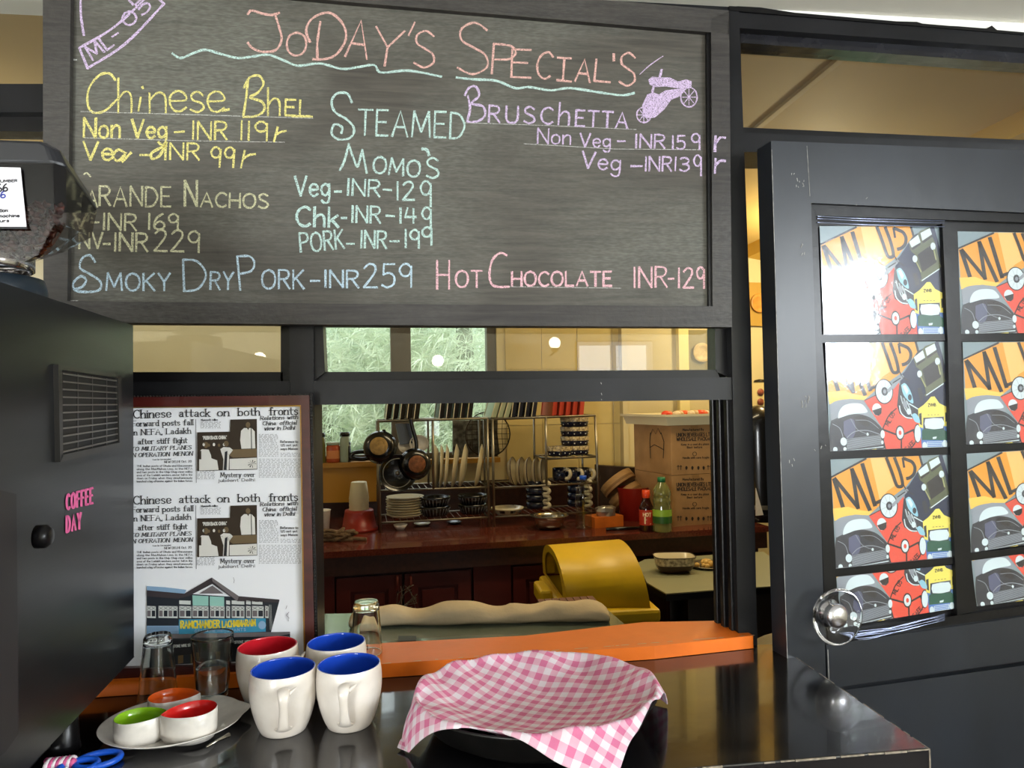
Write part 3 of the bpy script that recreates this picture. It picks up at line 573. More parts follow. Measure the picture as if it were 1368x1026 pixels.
# shop-front photograph
PM = [mat('photo_sky', '#d3d9e4', .4), mat('photo_dark_roof', '#3a3336', .5), mat('photo_timber', '#20262e', .5), mat('photo_white_wall', '#c9cdc9', .5), mat('photo_glass_green', '#8fc0b4', .5), mat('photo_sign_blue', '#3487a8', .5), mat('photo_sign_yellow', '#d8c23a', .5),
      mat('photo_black_sign', '#15151a', .5), mat('photo_roof_light', '#6b6466', .5), mat('photo_pale_blue', '#86a6c4', .5), mat('photo_wood', '#6b5232', .5)]
def shop():
    mb = MB(); f = [PF(.0045+.0006*i) for i in range(5)]
    e = lambda x, y: (170+x/3.54, 610+y/3.54)
    P = lambda L, mi, l=1: mb.poly([f[l](*e(x, y)) for x, y in L], mi)
    P([(92, 612), (180, 618), (280, 630), (270, 650), (92, 640)], 9, 0)
    P([(92, 640), (275, 648), (530, 665), (720, 680), (680, 830), (770, 835), (770, 885), (715, 885), (700, 960), (92, 990)], 2, 0)
    P([(92, 632), (270, 648), (400, 572), (528, 660), (720, 676), (712, 690), (520, 684), (403, 602), (290, 660), (240, 672), (92, 660)], 1, 1)
    P([(400, 572), (528, 660), (520, 684), (403, 590)], 8, 2); P([(340, 648), (403, 610), (455, 648)], 8, 1)
    P([(308, 656), (384, 660), (384, 706), (310, 704)], 4, 2); P([(390, 660), (458, 664), (458, 708), (390, 706)], 4, 2)
    for x0, x1 in ((92, 135), (148, 238), (246, 303), (308, 384), (392, 460), (468, 486), (494, 554), (562, 584), (590, 645), (652, 668)):
        P([(x0, 706), (x1, 708), (x1, 764), (x0, 762)], 3, 1); n = max(1, int((x1-x0)/20)); s_ = (x1-x0)/n
        for i in range(n):
            X = x0+i*s_; P([(X+3, 728), (X+s_-3, 728), (X+s_-3, 756), (X+3, 756)], 2 if i % 2 else 8, 2)
            for (p, q) in (((X+2, 710), (X+s_-2, 724)), ((X+2, 724), (X+s_-2, 710))): ribbon(mb, [e(*p), e(*q)], .5, f[2], 2)
    for x0, x1 in ((246, 300), (468, 486), (494, 554), (562, 584), (590, 640)): P([(x0, 680), (x1, 682), (x1, 700), (x0, 698)], 3, 1)
    P([(92, 790), (243, 790), (243, 838), (92, 838)], 9, 1); P([(92, 785), (243, 785), (243, 800), (92, 800)], 2, 2)
    for k in range(5): P([(95, 806+k*7), (240, 806+k*7), (240, 808+k*7), (95, 808+k*7)], 2, 2)
    P([(244, 770), (655, 765), (655, 828), (244, 842)], 5, 2); P(circ(638, 797, 18, 20), 9, 3)
    for k in range(8): P([(670+k*1.5, 700), (671+k*1.5, 700), (677+k*1.5, 820), (676+k*1.5, 820)], 3, 2) if k % 3 == 0 else None
    a = e(254, 812); b = e(436, 808); text(mb, 'RAMCHANDER', a[0], a[1], b[0], b[1], 9.5, 2.1, f[3], mi=6, k=3); a = e(450, 808); b = e(606, 800); text(mb, 'LACHMINARAIN', a[0], a[1], b[0], b[1], 8.5, 1.8, f[3], mi=6, k=3)
    a = e(320, 832); b = e(560, 824); text(mb, 'GENERAL MERCHANTS', a[0], a[1], b[0], b[1], 3.6, .9, f[3], mi=9, k=2, gap=.4)
    P([(92, 842), (770, 828), (770, 838), (715, 850), (92, 862)], 8, 2); P([(200, 870), (710, 856), (720, 890), (500, 915), (200, 945)], 7, 3)
    a = e(215, 903); b = e(300, 897); text(mb, 'STONE WIRE ST', a[0], a[1], b[0], b[1], 3.2, .9, f[4], mi=3, k=2); a = e(508, 884); b = e(712, 872); text(mb, 'STONE MEDICAL HALL COLLEGE', a[0], a[1], b[0], b[1], 3.2, .8, f[4], mi=3, k=2)
    for x in (240, 300, 420, 520): P([(x, 925), (x+25, 922), (x+25, 975), (x, 980)], 10, 2)
    for L in ([(502, 572), (506, 585), (504, 598)], [(755, 705), (750, 720)], [(765, 735), (752, 750), (766, 765)], [(760, 742), (762, 778)]): ribbon(mb, [e(*p) for p in L], .5, f[1], 8)
    mb.build('shop_photograph', PM, pic)
shop()
# ================================================================ OPEN DOOR WITH POSTERS
DA = math.radians(7.5); DD = V((math.cos(DA), math.sin(DA), 0)); DN = V((math.sin(DA), -math.cos(DA), 0))
DO = PY(1040, 540, -.10)
def PD(off=0): return lambda x, y: PP(x, y, DO+DN*off, DN)
door = thing('door_1', None, None, PD()(1052, 540)); del_ = [door.pop(k) for k in ('label', 'category') if k in door.keys()]
door.location.z = 0; WL[door.name] = V(door.location); struct(door, 'black painted panelled door standing ajar, its panes filled with posters')
DB = mat('door_black_paint', '#1b1f25', .36, var=.25, vscale=6, bump=.04, bscale=22, stretch=(1, 1, .5))
def dp(px, name, m=DB, off=0, d=.045, bevel=.0015, label=None):
    mb = MB(); mb.prism([PD(off)(x, y) for x, y in px], -DN*d); o = mb.build(name, m, door, bevel=bevel)
    if label: o['label'] = label
    return o
dp([(1030, 188), (1081, 190), (1104, 920), (1112, 1250), (1063, 1250), (1052, 885), (1041, 560)], 'stile')
dp([(1081, 190), (1368, 201), (1560, 208), (1560, 291), (1368, 284), (1083, 271)], 'rail')
dp([(1104, 862), (1116, 860), (1368, 824), (1560, 797), (1560, 856), (1368, 883), (1106, 919)], 'rail')
dp([(1106, 925), (1368, 889), (1560, 862), (1560, 1230), (1112, 1250)], 'lower_panel', off=-.004, d=.03)
dp([(1080, 260), (1560, 280), (1560, 880), (1100, 930)], 'backing', BEAD, off=-.02, d=.012, bevel=0)
# recessed bead mouldings round the glazed panel
dp([(1083, 271), (1368, 284), (1560, 292), (1560, 304), (1368, 297), (1090, 288)], 'bead', BEAD, -.008, .02)
dp([(1083, 271), (1092, 288), (1098, 447), (1109, 603), (1117, 765), (1121, 850), (1104, 862), (1093, 600)], 'bead', BEAD, -.008, .02)
dp([(1104, 862), (1120, 848), (1280, 822), (1368, 810), (1560, 790), (1560, 800), (1368, 826), (1116, 862)], 'bead', BEAD, -.008, .02)
dp([(1259, 298), (1279, 299), (1284, 447), (1291, 598), (1297, 742), (1305, 816), (1279, 822), (1276, 748), (1270, 604), (1266, 452)], 'muntin', BEAD, -.006, .02)
BARS = [([(1094, 447), (1262, 446), (1263, 455), (1096, 458)], [(1284, 446), (1500, 446), (1500, 455), (1284, 456)]), ([(1104, 603), (1270, 597), (1270, 607), (1105, 614)], [(1291, 595), (1500, 585), (1500, 595), (1291, 605)]), ([(1113, 760), (1276, 744), (1276, 753), (1114, 771)], [(1297, 739), (1500, 715), (1500, 725), (1297, 748)])]
for a, b in BARS: dp(a, 'glazing_bar', BEAD, -.010, .012); dp(b, 'glazing_bar', BEAD, -.010, .012)
film = mat('shiny_plastic_film', (.8, .85, .95), .08, bump=.6, bscale=30, trans=.9, coat=.5)
fm = MB()
for k in range(9):
    o_ = k*2.2; pts_ = [(1120+k*3, 846+o_*.4), (1160, 842+o_*.5+3*math.sin(k)), (1210, 833+o_*.55+2*math.cos(k*2)), (1262, 820+o_*.5)]
    fm.tube([PD(-.004+.002*(k % 3))(x, y) for x, y in crom(pts_, 4)], .0008, 5)
fm.build('crumpled_film', mat('crumpled_plastic_film', '#8890a8', .12, .6), door)
fm = MB()
for y0 in (291, 294, 299): fm.tube([PD(-.006)(x, y) for x, y in [(1092, y0-2), (1150, y0+1), (1215, y0+3), (1262, y0+4)]], .0011, 5)
fm.build('crumpled_film', MATS['crumpled_plastic_film'], door)
# posters -----------------------------------------------------------
def pc(n, c): return mat('poster_'+n, c, .4)
PMS = [pc('slate', '#7f8f90'), pc('orange', '#e3961f'), pc('black', '#221c1e'), pc('navy', '#16213f'), pc('olive', '#565a3c'), pc('pale', '#cdd9d6'), pc('yellow', '#e6d35a'), pc('green', '#17513c'), pc('red', '#dd4a34'), pc('charcoal', '#2b2c33'), pc('sky', '#8fc0cc'), pc('grey', '#8b9094'), pc('amber', '#f0c050'), pc('peach', '#efb865'), pc('blue', '#4f76b4'), pc('olive_light', '#9a9a62'), pc('violet_grey', '#55566e')]  # print colours lightened to hold the haze lying over the posters
def clip(poly_, v0):
    out = []
    for i in range(len(poly_)):
        a, b = poly_[i], poly_[(i+1) % len(poly_)]
        if a[1] >= v0: out.append(a)
        if (a[1] >= v0) != (b[1] >= v0): t = (v0-a[1])/(b[1]-a[1]); out.append((a[0]+(b[0]-a[0])*t, v0))
    return out
def poster(quad, v0=0):
    TL, TR, BR, BL = [PD(-.0145)(*q) for q in quad]
    base = V(door.location); mb = MB(); lay = [0]
    def mp(l):
        def g(x, y):
            u = x; v_ = (y-v0)/(1-v0)
            return TL.lerp(TR, u).lerp(BL.lerp(BR, u), v_)+DN*(.00012*l)
        return g
    # drawn in the frame of one poster: corners (118,95) (1090,45) (1115,850) (135,945)
    def uvp(x, y):
        u = (x-125)/975
        for _ in range(3):
            v_ = (y-(95-50*u))/(850-45*u); u = (x-118-17*v_)/(972+8*v_)
        return (min(1, max(0, u)), min(1, max(0, v_)))
    def P(L, mi, l=1):
        L = clip([uvp(*p) for p in L], v0)
        if len(L) > 2: mb.poly([mp(l)(*p) for p in L], mi)
    def Rb(L, w_, mi, l=3):
        tmp = MB(); ribbon(tmp, L, w_, lambda x, y: V((x, y, 0)))
        for f_ in tmp.f: P([(tmp.v[i].x, tmp.v[i].y) for i in f_], mi, l)
    def C(cx, cy, rx, ry, mi, l=2, n=18): P(circ(cx, cy, rx, ry, n), mi, l)
    P([(118, 95), (1090, 45), (1115, 850), (135, 945)], 0, 0)
    P([(125, 245), (410, 85), (830, 60), (848, 130), (715, 300), (620, 370), (500, 450), (410, 530), (300, 525), (140, 575)], 1, 1)
    P([(128, 480), (250, 465), (330, 490), (440, 500), (410, 530), (300, 525), (140, 575)], 12, 2); P([(430, 84), (540, 78), (620, 300), (560, 340), (500, 420)], 13, 2)
    Rb([(118, 236), (395, 90)], 16, 2); Rb([(830, 62), (848, 128)], 18, 2, 3)
    P([(700, 330), (740, 290), (848, 130), (1000, 50), (1090, 45), (1115, 850), (870, 885), (850, 660), (700, 560)], 3, 1); P([(1020, 55), (1090, 45), (1098, 330), (1060, 190)], 0, 2)
    P([(900, 620), (1100, 600), (1115, 850), (870, 885), (860, 720)], 14, 2)
    for L, w_ in (([(145, 255), (206, 460)], 32), ([(150, 250), (325, 470)], 30), ([(325, 472), (284, 175)], 30), ([(284, 175), (416, 485)], 32), ([(367, 135), (458, 450)], 32), ([(455, 440), (530, 405)], 26)): Rb(L, w_, 2, 3)
    Rb(crom([(560, 84), (600, 190), (635, 290), (662, 305), (685, 285), (665, 190), (625, 82)], 4), 26, 2, 3); Rb(crom([(695, 82), (730, 95), (765, 110), (788, 150), (780, 200), (750, 230), (722, 240)], 4), 26, 2, 3); Rb([(690, 84), (700, 150)], 18, 2, 3)
    P([(410, 535), (500, 490), (640, 440), (690, 380), (720, 560), (850, 660), (875, 885), (570, 918), (555, 745)], 8, 2)
    Rb([(415, 532), (500, 488)], 6, 2, 4); Rb([(555, 750), (668, 785)], 14, 2, 4); Rb([(730, 775), (805, 738)], 14, 2, 4); Rb([(704, 795), (704, 905)], 12, 2, 4)
    Rb(crom([(665, 582), (605, 640), (570, 710), (555, 745)], 4), 9, 2, 4); Rb(crom([(555, 745), (556, 820), (580, 915)], 4), 9, 2, 4); Rb(crom([(800, 740), (822, 820), (775, 890)], 4), 9, 2, 4)
    C(693, 768, 36, 58, 2, 5); C(693, 768, 28, 46, 5, 6); C(693, 768, 12, 18, 8, 7)
    for s, x0, y0, x1, y1, h_ in (('ML 05', 600, 722, 655, 625, 34), ('CAFE', 748, 908, 815, 845, 32)):
        tmp = MB(); text(tmp, s, x0, y0, x1, y1, h_, 6.5, lambda x, y: V((x, y, 0)), k=3)
        for f_ in tmp.f: P([(tmp.v[i].x, tmp.v[i].y) for i in f_], 2, 5)
    C(510, 598, 38, 48, 5, 4); P([(472, 608), (548, 580), (545, 625), (525, 645), (495, 642)], 2, 5)
    # motorcycle
    P([(690, 400), (720, 380), (760, 480), (830, 560), (850, 640), (760, 660), (690, 620), (672, 560)], 9, 4)
    C(568, 455, 74, 98, 2, 5, 26); C(568, 455, 66, 90, 5, 6, 26); C(572, 455, 26, 34, 9, 7); C(572, 455, 12, 16, 11, 8)
    for k in range(9): Rb([(568, 455), (568+60*math.cos(k*.7), 455+82*math.sin(k*.7))], 2, 11, 7)
    Rb([(600, 450), (650, 400), (718, 330)], 24, 11, 8); Rb([(690, 290), (715, 335), (770, 365)], 9, 2, 8); Rb([(640, 385), (700, 345)], 8, 2, 9)
    P(crom([(705, 400), (735, 382), (770, 420), (795, 480), (803, 535), (765, 520), (722, 470), (705, 400)], 3), 10, 7); P([(715, 405), (740, 395), (765, 440), (750, 470)], 5, 8); C(775, 490, 16, 24, 9, 8)
    for k in range(8): Rb(crom([(700+k*8, 480+k*6), (715+k*9, 540+k*5), (745+k*7, 600+k*5)], 3), 5, (5, 11, 2)[k % 3], 8)
    Rb(crom([(690, 560), (700, 610), (740, 645), (790, 650)], 4), 9, 5, 9); C(735, 545, 20, 26, 11, 9); C(765, 600, 18, 24, 5, 9)
    Rb([(770, 540), (838, 575)], 9, 5, 9); P(crom([(788, 625), (815, 610), (845, 635), (856, 680), (815, 675), (788, 625)], 3), 10, 9); C(836, 765, 30, 74, 2, 5); C(838, 765, 26, 66, 5, 6)
    # jeep
    P([(838, 420), (870, 405), (895, 495), (862, 515)], 9, 4); P([(1056, 290), (1090, 270), (1095, 330), (1062, 340)], 9, 4)
    P([(806, 180), (870, 130), (905, 90), (985, 58), (1003, 130), (1030, 185), (1060, 320), (1068, 352), (915, 472), (890, 372), (860, 275), (828, 252)], 4, 5)
    P([(812, 180), (886, 122), (905, 178), (832, 222)], 5, 6); P([(905, 108), (983, 66), (1000, 112), (920, 165)], 5, 6); P([(830, 228), (905, 182), (905, 195), (838, 242)], 2, 7); P([(916, 172), (1003, 118), (1003, 130), (925, 185)], 2, 7)
    P([(880, 272), (1000, 188), (1035, 320), (915, 402)], 2, 6); Rb([(865, 325), (905, 400)], 10, 15, 7); Rb([(1012, 225), (1030, 300)], 10, 15, 7)
    C(857, 306, 20, 27, 5, 7); C(1007, 202, 21, 28, 5, 7); Rb([(905, 468), (1066, 345)], 20, 4, 7); Rb([(912, 466), (1055, 370)], 8, 5, 8)
    # bus
    P([(842, 575), (888, 542), (930, 500), (950, 476), (980, 472), (1020, 522), (1090, 550), (1093, 695), (1058, 695), (1056, 622), (885, 642), (882, 722), (850, 712)], 6, 6)
    P([(849, 612), (870, 604), (873, 700), (855, 690)], 9, 7); P([(1068, 592), (1086, 586), (1088, 655), (1070, 662)], 9, 7)
    P([(886, 642), (1054, 624), (1057, 724), (888, 730)], 9, 7); P(crom([(900, 650), (1042, 636), (1046, 712), (903, 720), (900, 650)], 2), 5, 8)
    P([(873, 738), (888, 727), (1056, 720), (1095, 745), (1094, 802), (872, 812)], 7, 8); P([(872, 812), (1094, 802), (1096, 850), (880, 872)], 14, 7)
    for k in range(5): Rb([(914, 826+k*13), (1040, 815+k*13)], 5, 5, 9)
    for x in (914, 1040): Rb([(x, 826-(x-914)*.09), (x, 880-(x-914)*.09)], 5, 5, 9)
    C(893, 856, 19, 30, 5, 9); C(1063, 830, 20, 30, 5, 9); P([(960, 785), (995, 778), (990, 795), (962, 800)], 5, 9)
    for k in range(4): Rb([(922+k*27, 617-k*2), (934+k*27, 616-k*2)], 4, 9, 7)
    tmp = MB(); text(tmp, 'ZVHB', 926, 553, 990, 546, 22, 5, lambda x, y: V((x, y, 0)), k=3)
    for f_ in tmp.f: P([(tmp.v[i].x, tmp.v[i].y) for i in f_], 2, 8)
    # saloon car
    P(crom([(140, 580), (190, 548), (290, 528), (400, 538), (432, 590), (448, 655), (350, 655), (150, 702)], 3), 11, 6)
    P(crom([(150, 704), (220, 670), (290, 648), (370, 642), (450, 662), (510, 705), (555, 762), (562, 870), (540, 905), (250, 947), (138, 947), (140, 760)], 3), 9, 7)
    P(crom([(203, 684), (208, 640), (240, 588), (300, 562), (380, 560), (418, 590), (430, 625), (350, 638), (290, 650)], 3), 5, 8)
    P(crom([(245, 705), (300, 680), (330, 700), (335, 790), (290, 852), (245, 800)], 3), 16, 8); P(crom([(330, 665), (400, 650), (440, 680), (440, 735), (380, 720)], 3), 2, 8)
    Rb(crom([(160, 730), (215, 760), (240, 830)], 4), 5, 11, 8); Rb(crom([(340, 690), (440, 690), (520, 745)], 4), 4, 11, 9); Rb(crom([(300, 680), (350, 760), (420, 790)], 4), 4, 11, 9); Rb(crom([(270, 830), (330, 780), (430, 765), (530, 790)], 4), 6, 11, 9)
    P([(265, 838), (535, 795), (550, 868), (270, 930)], 11, 8)
    for k in range(9): Rb([(268, 842+k*10), (536+k*1.5, 800+k*8.4)], 3.4, 9, 9)
    Rb([(262, 938), (554, 884)], 8, 5, 10); Rb([(255, 925), (548, 872)], 5, 9, 10)
    C(243, 862, 25, 32, 5, 10); C(178, 928, 17, 20, 5, 10); C(253, 920, 13, 16, 5, 10); C(551, 787, 17, 32, 5, 10); C(548, 850, 10, 15, 5, 10); C(431, 794, 9, 12, 5, 10)
    P([(440, 915), (500, 903), (504, 918), (442, 930)], 6, 10)
    return mb.build('poster', PMS, door)
filmp = thin_glass('poster_pane_glass', (.97, .98, 1), 1.5, .07, 1.1)
_nt = filmp.node_tree; _g = [n for n in _nt.nodes if n.type == 'BSDF_GLOSSY'][0]; _n = _nt.nodes.new('ShaderNodeTexNoise'); _n.inputs['Scale'].default_value = 9; _n.inputs['Detail'].default_value = 5; _b = _nt.nodes.new('ShaderNodeBump'); _b.inputs['Strength'].default_value = .10; _b.inputs['Distance'].default_value = .01
_tc = _nt.nodes.new('ShaderNodeTexCoord'); _nt.links.new(_tc.outputs['Object'], _n.inputs['Vector']); _nt.links.new(_n.outputs['Fac'], _b.inputs['Height']); _nt.links.new(_b.outputs[0], _g.inputs['Normal'])
QD = [([(1095, 302), (1259, 302), (1265, 446), (1101, 448)], 0), ([(1103, 458), (1265, 456), (1270, 597), (1108, 603)], 0), ([(1109, 613), (1270, 607), (1277, 744), (1115, 760)], 0), ([(1115, 771), (1277, 754), (1279, 812), (1120, 838)], .56),
      ([(1279, 309), (1441, 312), (1446, 444), (1284, 446)], 0), ([(1286, 457), (1446, 456), (1450, 588), (1290, 594)], 0), ([(1291, 606), (1450, 597), (1457, 715), (1297, 738)], 0), ([(1297, 749), (1457, 728), (1462, 790), (1305, 810)], .56)]
for q, v0 in QD:
    p = poster(q, v0); o = MB().prism([PD(-.0105)(*c) for c in q], -DN*.001).build('pane', filmp, door)
# small scuffs
sc = MB(); rnd = random.Random(2)
for cx, cy, n in ((1066, 240, 10), (1072, 535, 8), (1058, 620, 3), (1095, 600, 3), (1080, 330, 4), (1150, 270, 2)):
    for i in range(n):
        x, y = cx+rnd.uniform(-9, 9), cy+rnd.uniform(-9, 9); ribbon(sc, [(x, y), (x+rnd.uniform(-2, 2), y+rnd.uniform(1, 4))], .9, PD(.0006))
ribbon(sc, [(1106, 868), (1108, 918)], .8, PD(.0006)); ribbon(sc, [(1031, 200), (1041, 560), (1052, 880)], .7, PD(.0006)); ribbon(sc, [(1078, 195), (1082, 262)], .6, PD(.0006))
sc.build('scuffs', WORN, door)
sc = MB()
for cx, cy, n, sx in ((400, 470, 16, 9), (416, 455, 12, 2), (803, 513, 3, 1), (404, 495, 8, 8), (1065, 9, 0, 1)):
    for i in range(n):
        x, y = cx+rnd.uniform(-sx, sx), cy+rnd.uniform(-22, 22); ribbon(sc, [(x, y), (x+rnd.uniform(-1.5, 1.5), y+rnd.uniform(1, 4))], .8, lambda a, b: PY(a, b, YF-.0006))
ribbon(sc, [(404, 462), (408, 470), (402, 485), (401, 492)], 1, lambda a, b: PY(a, b, YF-.0006))
sc.build('scuffs', WORN, None) if False else struct(sc.build('trim_90', WORN))
# glass knob
kc = PD(0)(1103, 817); knob = MB(); chrome = mat('polished_chrome', '#d8d8dc', .12, 1)
MB().lathe([(0, 0), (.024, 0), (.026, .004), (.014, .008), (.012, .022), (0, .022)], kc, 32, DN).build('knob_base', chrome, door)
MB().lathe(crom([(.013, .010), (.030, .012), (.044, .020), (.051, .031), (.0515, .035), (.049, .036), (.042, .028), (.030, .021), (.022, .021), (.013, .018), (.013, .010)], 2), kc, 56, DN).build('glass_knob', mat('clear_glass', (1, 1, 1), .0, trans=1, ior=1.3), door, fix=True)
MB().lathe(crom([(.021, .020), (.0225, .030), (.021, .035), (.014, .040), (0, .042)], 3), kc, 36, DN).build('knob_cap', mat('satin_chrome', '#e4e4e8', .22, 1), door)
dl = MB(); dl.box(PD(-.046)(1038, 780)+V((0, 0, -.1)), PD(-.052)(1050, 780)+V((0, 0, .05))); dl.build('edge_plate', mat('brown_primer', '#5a2c1c', .4), door)

# ================================================================ SERVICE COUNTER
CT = 1.0; CX = PZ(1242, 1000, CT); cy0 = CX.y; cx0 = CX.x
ctm = mat('black_lacquered_top', '#131214', .13, var=.35, vscale=5, bump=.05, bscale=12, coat=.3)
_nt = ctm.node_tree; _p = _nt.nodes['Principled BSDF']; _n = _nt.nodes.new('ShaderNodeTexNoise'); _n.inputs['Scale'].default_value = 6; _n.inputs['Detail'].default_value = 8; _m = _nt.nodes.new('ShaderNodeMapRange'); _m.inputs[3].default_value = .07; _m.inputs[4].default_value = .24
_nt.links.new(_n.outputs['Fac'], _m.inputs[0]); _nt.links.new(_m.outputs[0], _p.inputs['Roughness'])
cnt = thing('service_counter', 'black lacquered counter in front of the hatch with worn edges', 'counter', ((cx0-1.6)/2, (cy0)/2, 0))
MB().box((-1.7, cy0, CT-.045), (cx0, YF-.001, CT)).build('worktop', ctm, cnt, bevel=.002)
e = MB(); rnd = random.Random(9)
x = -1.6
while x < cx0-.01:
    l = rnd.uniform(.01, .06); l = min(l, cx0-x); h_ = rnd.uniform(.0003, .0013)
    if rnd.random() < .85: e.box((x, cy0-.0006, CT-h_-.0015), (x+l, cy0+.001, CT-.0003))
    x += l+rnd.uniform(0, .01)
y = cy0
while y < -.05:
    l = rnd.uniform(.01, .05); e.box((cx0-.001, y, CT-.003), (cx0+.0006, y+l, CT-.0002)); y += l+rnd.uniform(.002, .02)
e.box((cx0-.0012, cy0-.0006, CT-.04), (cx0+.0006, cy0+.0006, CT-.002))
tag(e.build('worn_edge', mat('worn_brown_edge', '#83796a', .7, var=.4, vscale=120), cnt), None, kind='stuff')
MB().box((-1.66, cy0+.03, 0), (cx0-.03, YF-.001, CT-.045)).build('body', BLK, cnt)
for k in range(3): MB().box((-1.62+k*.76, cy0+.022, .1), (-1.62+k*.76+.72, cy0+.032, CT-.09)).build('front_panel', BLK, cnt, bevel=.003)

# ================================================================ COFFEE MACHINE + HOPPER
b0 = PY(180, 877, -.12); t0 = PY(180, 435, -.12); MA = math.radians(4.0)
md = V((math.sin(MA), -math.cos(MA), 0)); mn = V((math.cos(MA), math.sin(MA), 0))     # along the side panel towards the viewer, outward normal
md = V((math.sin(MA), -math.cos(MA), 0))
def PM_(off=0): return lambda x, y: PP(x, y, b0+mn*off, mn)
z0, z1 = b0.z, t0.z
mach = thing('coffee_machine', 'tall black steel coffee machine with side vent and pink lettering, at left', 'coffee machine', b0+md*.3-mn*.22+V((0, 0, CT-b0.z)))
stl = mat('dark_brushed_steel', '#303133', .3, .75, var=.18, vscale=3, bump=.02, bscale=80, stretch=(1, .08, 6))
A0 = V((b0.x, b0.y, 0)); LN = .66; WD = .46
def mbx(mb, u0, u1, w0, w1, za, zb):  # u along side, w inward
    pts = [A0+md*u+mn*(-w_) for u, w_ in ((u0, w0), (u1, w0), (u1, w1), (u0, w1))]
    return mb.prism([V((p.x, p.y, za)) for p in pts], (0, 0, zb-za))
mbx(MB(), 0, LN, 0, WD, z0, z1).build('cabinet', stl, mach, bevel=.004)
for u_, w_ in ((.14, .05), (.6, .05), (.14, .4), (.6, .4)):
    MB().lathe([(0, 0), (.022, 0), (.02, .01), (.016, z0-CT), (0, z0-CT)], V((A0+md*u_-mn*w_).to_tuple()[:2]+(CT,)), 16).build('foot', BEAD, mach)
mbx(MB(), .12, .64, .06, .42, CT+.012, z0).build('drip_base', BEAD, mach)
vt = MB(); vf = PM_(.0015)
def vq(px, o0, o1, m, nm, bev=0):
    mb = MB(); mb.prism([PM_(o1)(x, y) for x, y in px], -mn*(o1-o0)); return mb.build(nm, m, mach, bevel=bev)
vent_m = mat('vent_plastic', '#2a2825', .35)
c6 = lambda x, y: (x/1.565, 370+y/1.565)
vq([c6(126, 188), c6(250, 208), c6(250, 350), c6(126, 382)], .0, .002, mat('vent_dark', '#0c0b0b', .6), 'vent_recess')
for q in ([(122, 183), (254, 205), (251, 212), (128, 194)], [(128, 372), (251, 346), (256, 356), (126, 387)], [(122, 183), (130, 192), (132, 376), (126, 387)], [(247, 208), (254, 205), (256, 356), (250, 350)]):
    vq([c6(*p) for p in q], 0, .006, vent_m, 'vent_frame', .001)
for i in range(11):
    t = (i+.5)/11; ya = 194+t*180; yb = 212+t*134
    vq([c6(132, ya-1.7), c6(249, yb-1.3), c6(249, yb+1.3), c6(132, ya+1.7)], .001, .004, mat('vent_slat', '#5f5b55', .35, .3), 'vent_slat')
for x in (162, 192, 222): vq([c6(x, 198+(x-130)*.15), c6(x+2.5, 198+(x-130)*.15), c6(x+2.5, 370-(x-130)*.21), c6(x, 370-(x-130)*.21)], .001, .003, vent_m, 'vent_bar')
# front door edge strip and knob
vq([(-60, 640), (22, 660), (25, 980), (8, 1004), (-60, 1060)], .0, .014, mat('matt_black_panel', '#1d1b1e', .5), 'side_door', .003)
MB().lathe([(0, .014), (.013, .014), (.013, .024), (.009, .029), (0, .030)], PM_(0)(30, 718), 20, mn).build('knob', BEAD, mach)
lg = MB(); pk = mat('pink_lettering', '#e0609a', .5)
text(lg, 'COFFEE', 89, 681, 124, 672, 20, 2.9, PM_(.0008), k=4, gap=.4, vert=True); text(lg, 'DAY', 89, 711, 108, 706, 21, 2.9, PM_(.0008), k=4, gap=.4, vert=True)
lg.build('lettering', pk, mach)
# hopper
HY = -.40
hop = thing('bean_hopper', 'smoky clear plastic bean hopper with black lid on the coffee machine', 'bean hopper', PY(-30, 391, HY))
smoke = thin_glass('smoky_plastic', (.60, .56, .53), 1.5, .05, .9)
def ring(pxs_front, yf, pxs_back, yb): return [PY(x, y, yf) for x, y in pxs_front]+[PY(x, y, yb) for x, y in pxs_back]
def hring(lx, ly, rx, ry, bx, by, cxl):     # front-left, front-right corner, back-right corner pixel; back-left derived
    a, b, c = PY(lx, ly, HY-.02), PY(rx, ry, HY-.02), PY(bx, by, HY+.14); d = a+(c-b); 
    pts = [a, a.lerp(b, .5), b+(a-b)*.06, b+(c-b)*.06, b.lerp(c, .5), c+(b-c)*.06, c+(d-c)*.06, c.lerp(d, .5), d, d.lerp(a, .5)]
    return pts
top = hring(-150, 214, 85, 218, 132, 284, 0); mid = hring(-145, 290, 86, 300, 124, 318, 0); low = hring(-120, 340, 62, 340, 86, 337, 0); neck = hring(-60, 349, 38, 350, 46, 350, 0)
MB().loft([neck, low, mid, top], caps=(False, False), sm=False).build('container', smoke, hop)
lt = hring(-152, 188, 78, 196, 122, 262, 0); lt2 = hring(-120, 181, 60, 188, 100, 236, 0); top2 = hring(-154, 215, 87, 219, 134, 286, 0)
MB().loft([top2, lt, lt2], caps=(True, True), sm=False).build('lid', mat('black_hopper_plastic', '#1c1d21', .35), hop, bevel=.004, fix=True)
nc = PY(-15, 362, HY+.02); nr = (PY(41, 362, HY+.02)-nc).length
MB().lathe([(nr*.95, 0), (nr, .002), (nr, .018), (nr*.92, .02)], nc, 32).build('neck_ring', MATS['polished_chrome'], hop)
nb = PY(-15, 392, HY+.02); MB().lathe([(0, 0), (nr*1.28, 0), (nr*1.28, .018), (nr*1.2, .032), (nr*.9, .034), (0, .034)], V((nb.x, nb.y, z1)), 32).build('collar', mat('blue_black_plastic', '#1f2830', .3), hop)
lb = MB(); LF = lambda o: (lambda x, y: PY(x, y, HY-.024-o))
lb.prism([LF(0)(x, y) for x, y in [(-70, 222), (27, 224), (35, 303), (-70, 302)]], (0, .001, 0), 0); lb.poly([LF(.0006)(x, y) for x, y in [(-70, 305), (36, 306), (35.5, 303), (-70, 302)]], 1)
